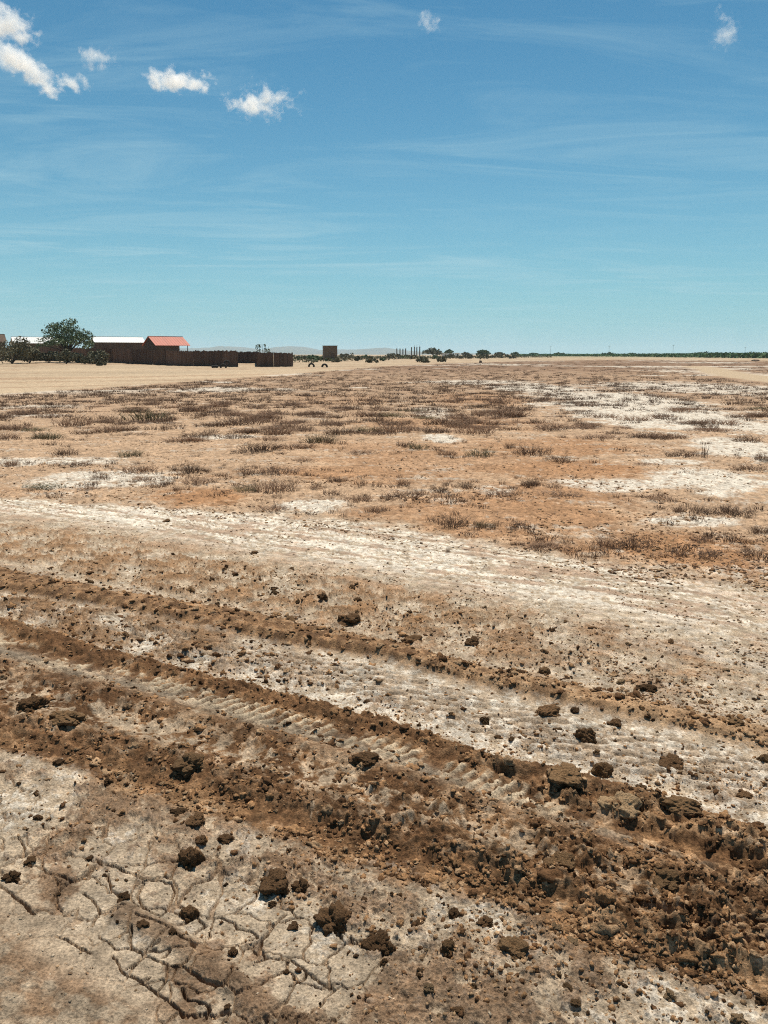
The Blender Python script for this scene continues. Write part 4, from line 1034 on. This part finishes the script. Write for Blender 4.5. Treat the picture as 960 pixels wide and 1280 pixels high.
for q, (i_, j_) in enumerate(((-1, -.6), (1, -.5), (.9, .6), (-.8, .5))): vs[q::4] = base + a * sz[:, None] * i_ + b_ * sz[:, None] * j_
tag(link('scrub_strip', tri_mesh('scrub_strip', vs, np.arange(n * 4).reshape(-1, 4), M['leaf_grey'])), 'low grey-green scrub in a strip between sand and hills', 'scrub', kind='stuff')
# green plantation far right, one mass
rg = np.random.default_rng(77)
n = 24000
pxp = rg.uniform(640, 1200, n); Yp = 700 - 360 * ss(pxp, 640, 960) + 420 * rg.uniform(0, 1, n) ** 2.2
Xp = Yp * (pxp - 480) / 980.; topo = 1.75 + .25 * fbm(Xp * .03, Yp * .03, 301, 3) + .35 * ss(pxp, 700, 960)
hp = topo * rg.uniform(.0, 1, n) ** .5
base = np.stack([Xp, Yp, hp], 1); sz = rg.uniform(.35, .8, n)
vs = np.empty((n * 4, 3)); a = rg.normal(size=(n, 3)); a /= np.linalg.norm(a, axis=1)[:, None]; b_ = np.cross(a, rg.normal(size=(n, 3))); b_ /= np.linalg.norm(b_, axis=1)[:, None]
for q, (i_, j_) in enumerate(((-1, -.7), (1, -.6), (.9, .7), (-.8, .6))): vs[q::4] = base + a * sz[:, None] * i_ + b_ * sz[:, None] * j_
vs[:, 2] = np.maximum(vs[:, 2], .02)
tag(link('green_plantation', tri_mesh('green_plantation', vs, np.arange(n * 4).reshape(-1, 4), M['leaf_crop'])), 'long low dark green plantation along the right horizon', 'plantation', kind='stuff')
for k, (px, Y_, h, w) in enumerate(((668, 700, 2.6, 9), (700, 720, 2.7, 12), (760, 740, 3.0, 14), (790, 760, 2.7, 10), (880, 720, 3.1, 26), (910, 700, 3.0, 18), (945, 690, 3.0, 22), (965, 680, 3.0, 14))):
    o = tree('plantation_tree', *F(px, Y_), h, w, 1.2, 360, .6, ['low dark tree at the left end of the plantation skyline', 'dark tree just right of the leftmost horizon pole', 'dark tree below the second horizon pole from the left', 'narrow dark tree right of the second horizon pole', 'widest dark tree on the skyline right of the tallest pole', 'dark skyline tree between the tallest pole and the rightmost pole', 'dark skyline tree just right of the rightmost pole', 'dark skyline tree cut by the right edge'][k], 'trees on the plantation skyline', seed=300 + k, lobes=14)
for px, Y_, h, lb in ((688, 640, 8.2, 'thin pole on the horizon left end of the plantation'), (761, 640, 8.6, 'thin pole on the horizon behind the middle of the plantation'), (841, 600, 9.0, 'tallest thin pole on the horizon right of the middle'), (931, 660, 8.0, 'thin faint pole on the horizon near the right edge')):
    x, y = F(px, Y_); t = empty('utility_pole', (x, y, gz(x, y)))
    mb = MB(); mb.tube([(0, 0, -.2), (0, 0, h)], [.09, .06], 6); mb.build('pole', M['steel'], t)
    mb = MB(); mb.box((0, 0, h - .5), (.9, .06, .06)); mb.build('crossarm', M['steel'], t)
    for q in (-.8, 0.0, .8):
        mb = MB(); mb.tube([(q, 0, h - .44), (q, 0, h - .2)], [.05, .04], 5); mb.build('insulator', M['white_wall'], t)
    tag(t, lb, 'pole')
x, y = F(600, 160); t = empty('marker_post', (x, y, gz(x, y)))
mb = MB(); mb.tube([(0, 0, -.2), (.05, 0, 1.0)], [.07, .06], 6); mb.build('post', M['bark'], t)
mb = MB(); mb.box((.15, 0, .25), (.35, .12, .22), taper=.6); mb.build('stone_heap', M['mudwall'], t)
tag(t, 'short brown marker post at the edge of the sandy track', 'post')
x, y = F(945, 205); t = empty('marker_stone', (x, y, gz(x, y)))
v, f = clod_shape(2, 77, .4); link('stone', tri_mesh('stone', v * np.array((1.3, .8, .5)), f, M['mudwall'], False), t); tag(t, 'low brown mound on the sand before the plantation, right edge', 'mound')

# ------------------------------------------------------------------ hills
def hills(name, pts, Y_, depth, label):
    xs = np.linspace(pts[0][0] - 60, pts[-1][0] + 60, 240)
    px_ = np.array([p[0] for p in pts]); hp_ = np.array([(443 - p[1]) for p in pts])
    top = np.interp(xs, np.concatenate([[px_[0] - 60], px_, [px_[-1] + 60]]), np.concatenate([[0], hp_, [0]]))
    nrow = 24; V_ = []
    for j_ in range(nrow):
        tt = j_ / (nrow - 1); prof = math.sin(math.pi * tt) ** .8 if 0 < tt < 1 else 0
        yy_ = Y_ + (tt - .5) * depth; X_ = Y_ * (xs - 480) / 980
        rgd = 1 + .35 * fbm(X_ * .0022 + 3, np.full_like(xs, yy_ * .0022), 401, 4) * (0 if abs(tt - .5) < .02 else 1)
        Z_ = top * Y_ / 1000 * prof * rgd + (CAM_H if prof > .3 else -2)
        V_.append(np.stack([X_, np.full_like(xs, yy_), Z_], 1))
    V_ = np.concatenate(V_); n_ = len(xs)
    i_, j_ = np.meshgrid(np.arange(nrow - 1), np.arange(n_ - 1), indexing='ij'); a = i_ * n_ + j_
    return tag(link(name, tri_mesh(name, V_, np.stack([a, a + 1, a + n_ + 1, a + n_], -1).reshape(-1, 4), M['hill'], True)), label, kind='structure')
hills('hills', [(-200, 440), (-60, 437), (60, 438), (180, 439), (225, 437), (246, 435.5), (262, 437.5), (280, 433), (300, 434), (320, 437), (338, 438), (352, 434), (368, 432.5), (380, 434.5), (398, 438), (420, 437), (450, 437), (470, 435.5), (484, 435.5), (500, 438), (540, 440.5), (600, 442)], 9000, 3500, 'faint blue hills on the left horizon')

# ------------------------------------------------------------------ the air
mb = MB(); mb.box((0, 6000, 65), (9000, 9000, 70)); hz_o = mb.build('haze', None); tag(hz_o, 'pale blue haze over the far plain', kind='stuff')
mh = bpy.data.materials.new('haze_air'); mh.use_nodes = True; nt = mh.node_tree; nt.nodes.clear()
out = nt.nodes.new('ShaderNodeOutputMaterial'); pv = nt.nodes.new('ShaderNodeVolumePrincipled')
pv.inputs['Color'].default_value = (.64, .86, 1.0, 1); pv.inputs['Density'].default_value = 9.0e-5; pv.inputs['Anisotropy'].default_value = .1
nt.links.new(pv.outputs[0], out.inputs['Volume']); hz_o.data.materials.append(mh)

# ------------------------------------------------------------------ clouds: small fair-weather puffs about 1.3 km up
def cloud_mat(name, dens_, dims, seed, cut, ns):
    m = bpy.data.materials.new(name); m.use_nodes = True; nt = m.node_tree; nt.nodes.clear()
    out = nt.nodes.new('ShaderNodeOutputMaterial'); pv = nt.nodes.new('ShaderNodeVolumePrincipled'); tcn = nt.nodes.new('ShaderNodeTexCoord')
    pv.inputs['Color'].default_value = (.985, .985, .985, 1); pv.inputs['Anisotropy'].default_value = .25
    mpn = nt.nodes.new('ShaderNodeMapping'); mx = max(dims); mpn.inputs['Scale'].default_value = [q / mx for q in dims]; mpn.inputs['Location'].default_value = (seed * 3.1, seed * 1.7, seed * .9)
    nz = nt.nodes.new('ShaderNodeTexNoise'); nz.inputs['Scale'].default_value = ns; nz.inputs['Detail'].default_value = 6; nz.inputs['Roughness'].default_value = .62
    ln = nt.nodes.new('ShaderNodeVectorMath'); ln.operation = 'LENGTH'
    nt.links.new(tcn.outputs['Object'], mpn.inputs[0]); nt.links.new(mpn.outputs[0], nz.inputs['Vector']); nt.links.new(tcn.outputs['Object'], ln.inputs[0])
    def mm(op, a, b):
        n = nt.nodes.new('ShaderNodeMath'); n.operation = op
        for i_, q in enumerate((a, b)):
            if isinstance(q, (int, float)): n.inputs[i_].default_value = q
            else: nt.links.new(q, n.inputs[i_])
        return n.outputs[0]
    fall = mm('SUBTRACT', 1.0, ln.outputs['Value'])
    v_ = mm('ADD', mm('MULTIPLY', mm('SUBTRACT', nz.outputs[0], .5), 3.2), mm('SUBTRACT', fall, cut))
    v_ = mm('MINIMUM', mm('MAXIMUM', mm('MULTIPLY', v_, 2.5), 0.0), 1.0)
    nt.links.new(mm('MULTIPLY', v_, dens_), pv.inputs['Density']); nt.links.new(pv.outputs[0], out.inputs['Volume'])
    return m
def cloud(px, py, w, h, tilt, dens_, cut, label, seed, ns=2.6):
    a = (px - 480.) / FPX; b = (640. - py) / FPX; c_, s_ = math.cos(PITCH), math.sin(PITCH)
    d = Vector((a, c_ + s_ * b, -s_ + c_ * b)); t_ = 1300. / d.z; p = d * t_; sc = p.length / FPX / math.sqrt(1 + a * a + b * b) * math.sqrt(1 + a * a + b * b)
    rx, rz_ = .5 * w * t_ / FPX * 1.15, .5 * h * t_ / FPX * 1.15
    v, f = ico(3); o = link('cloud', tri_mesh('cloud', v, f)); o.location = p; o.scale = (rx, rx * .7, rz_); o.rotation_euler = (0, tilt, math.atan2(-a, 1))
    o.data.materials.append(cloud_mat('cloud_vapour', dens_, (rx, rx * .7, rz_), seed, cut, ns))
    return tag(o, label, 'cloud', 'small white clouds')
cloud(225, 101, 88, 30, 0, .026, .40, 'compact bright white cloud, second from the left', 1)
cloud(325, 126, 150, 54, R(-8), .020, .72, 'ragged two-lobed white cloud right of the compact one', 12, 3.6)
cloud(30, 86, 116, 38, R(24), .024, .46, 'slanting white cloud cut by the left edge', 3)
cloud(89, 103, 50, 26, 0, .018, .45, 'small torn puff at the tip of the slanting cloud', 4)
cloud(12, 32, 80, 54, R(10), .022, .46, 'white cloud in the upper left corner', 5)
cloud(121, 73, 52, 36, 0, .010, .50, 'faint wisp above the small torn puff', 6)
cloud(535, 28, 42, 26, R(20), .010, .48, 'tiny faint wisp near the top middle', 7)
cloud(905, 38, 44, 60, R(-20), .010, .50, 'faint wisp near the upper right corner', 8)
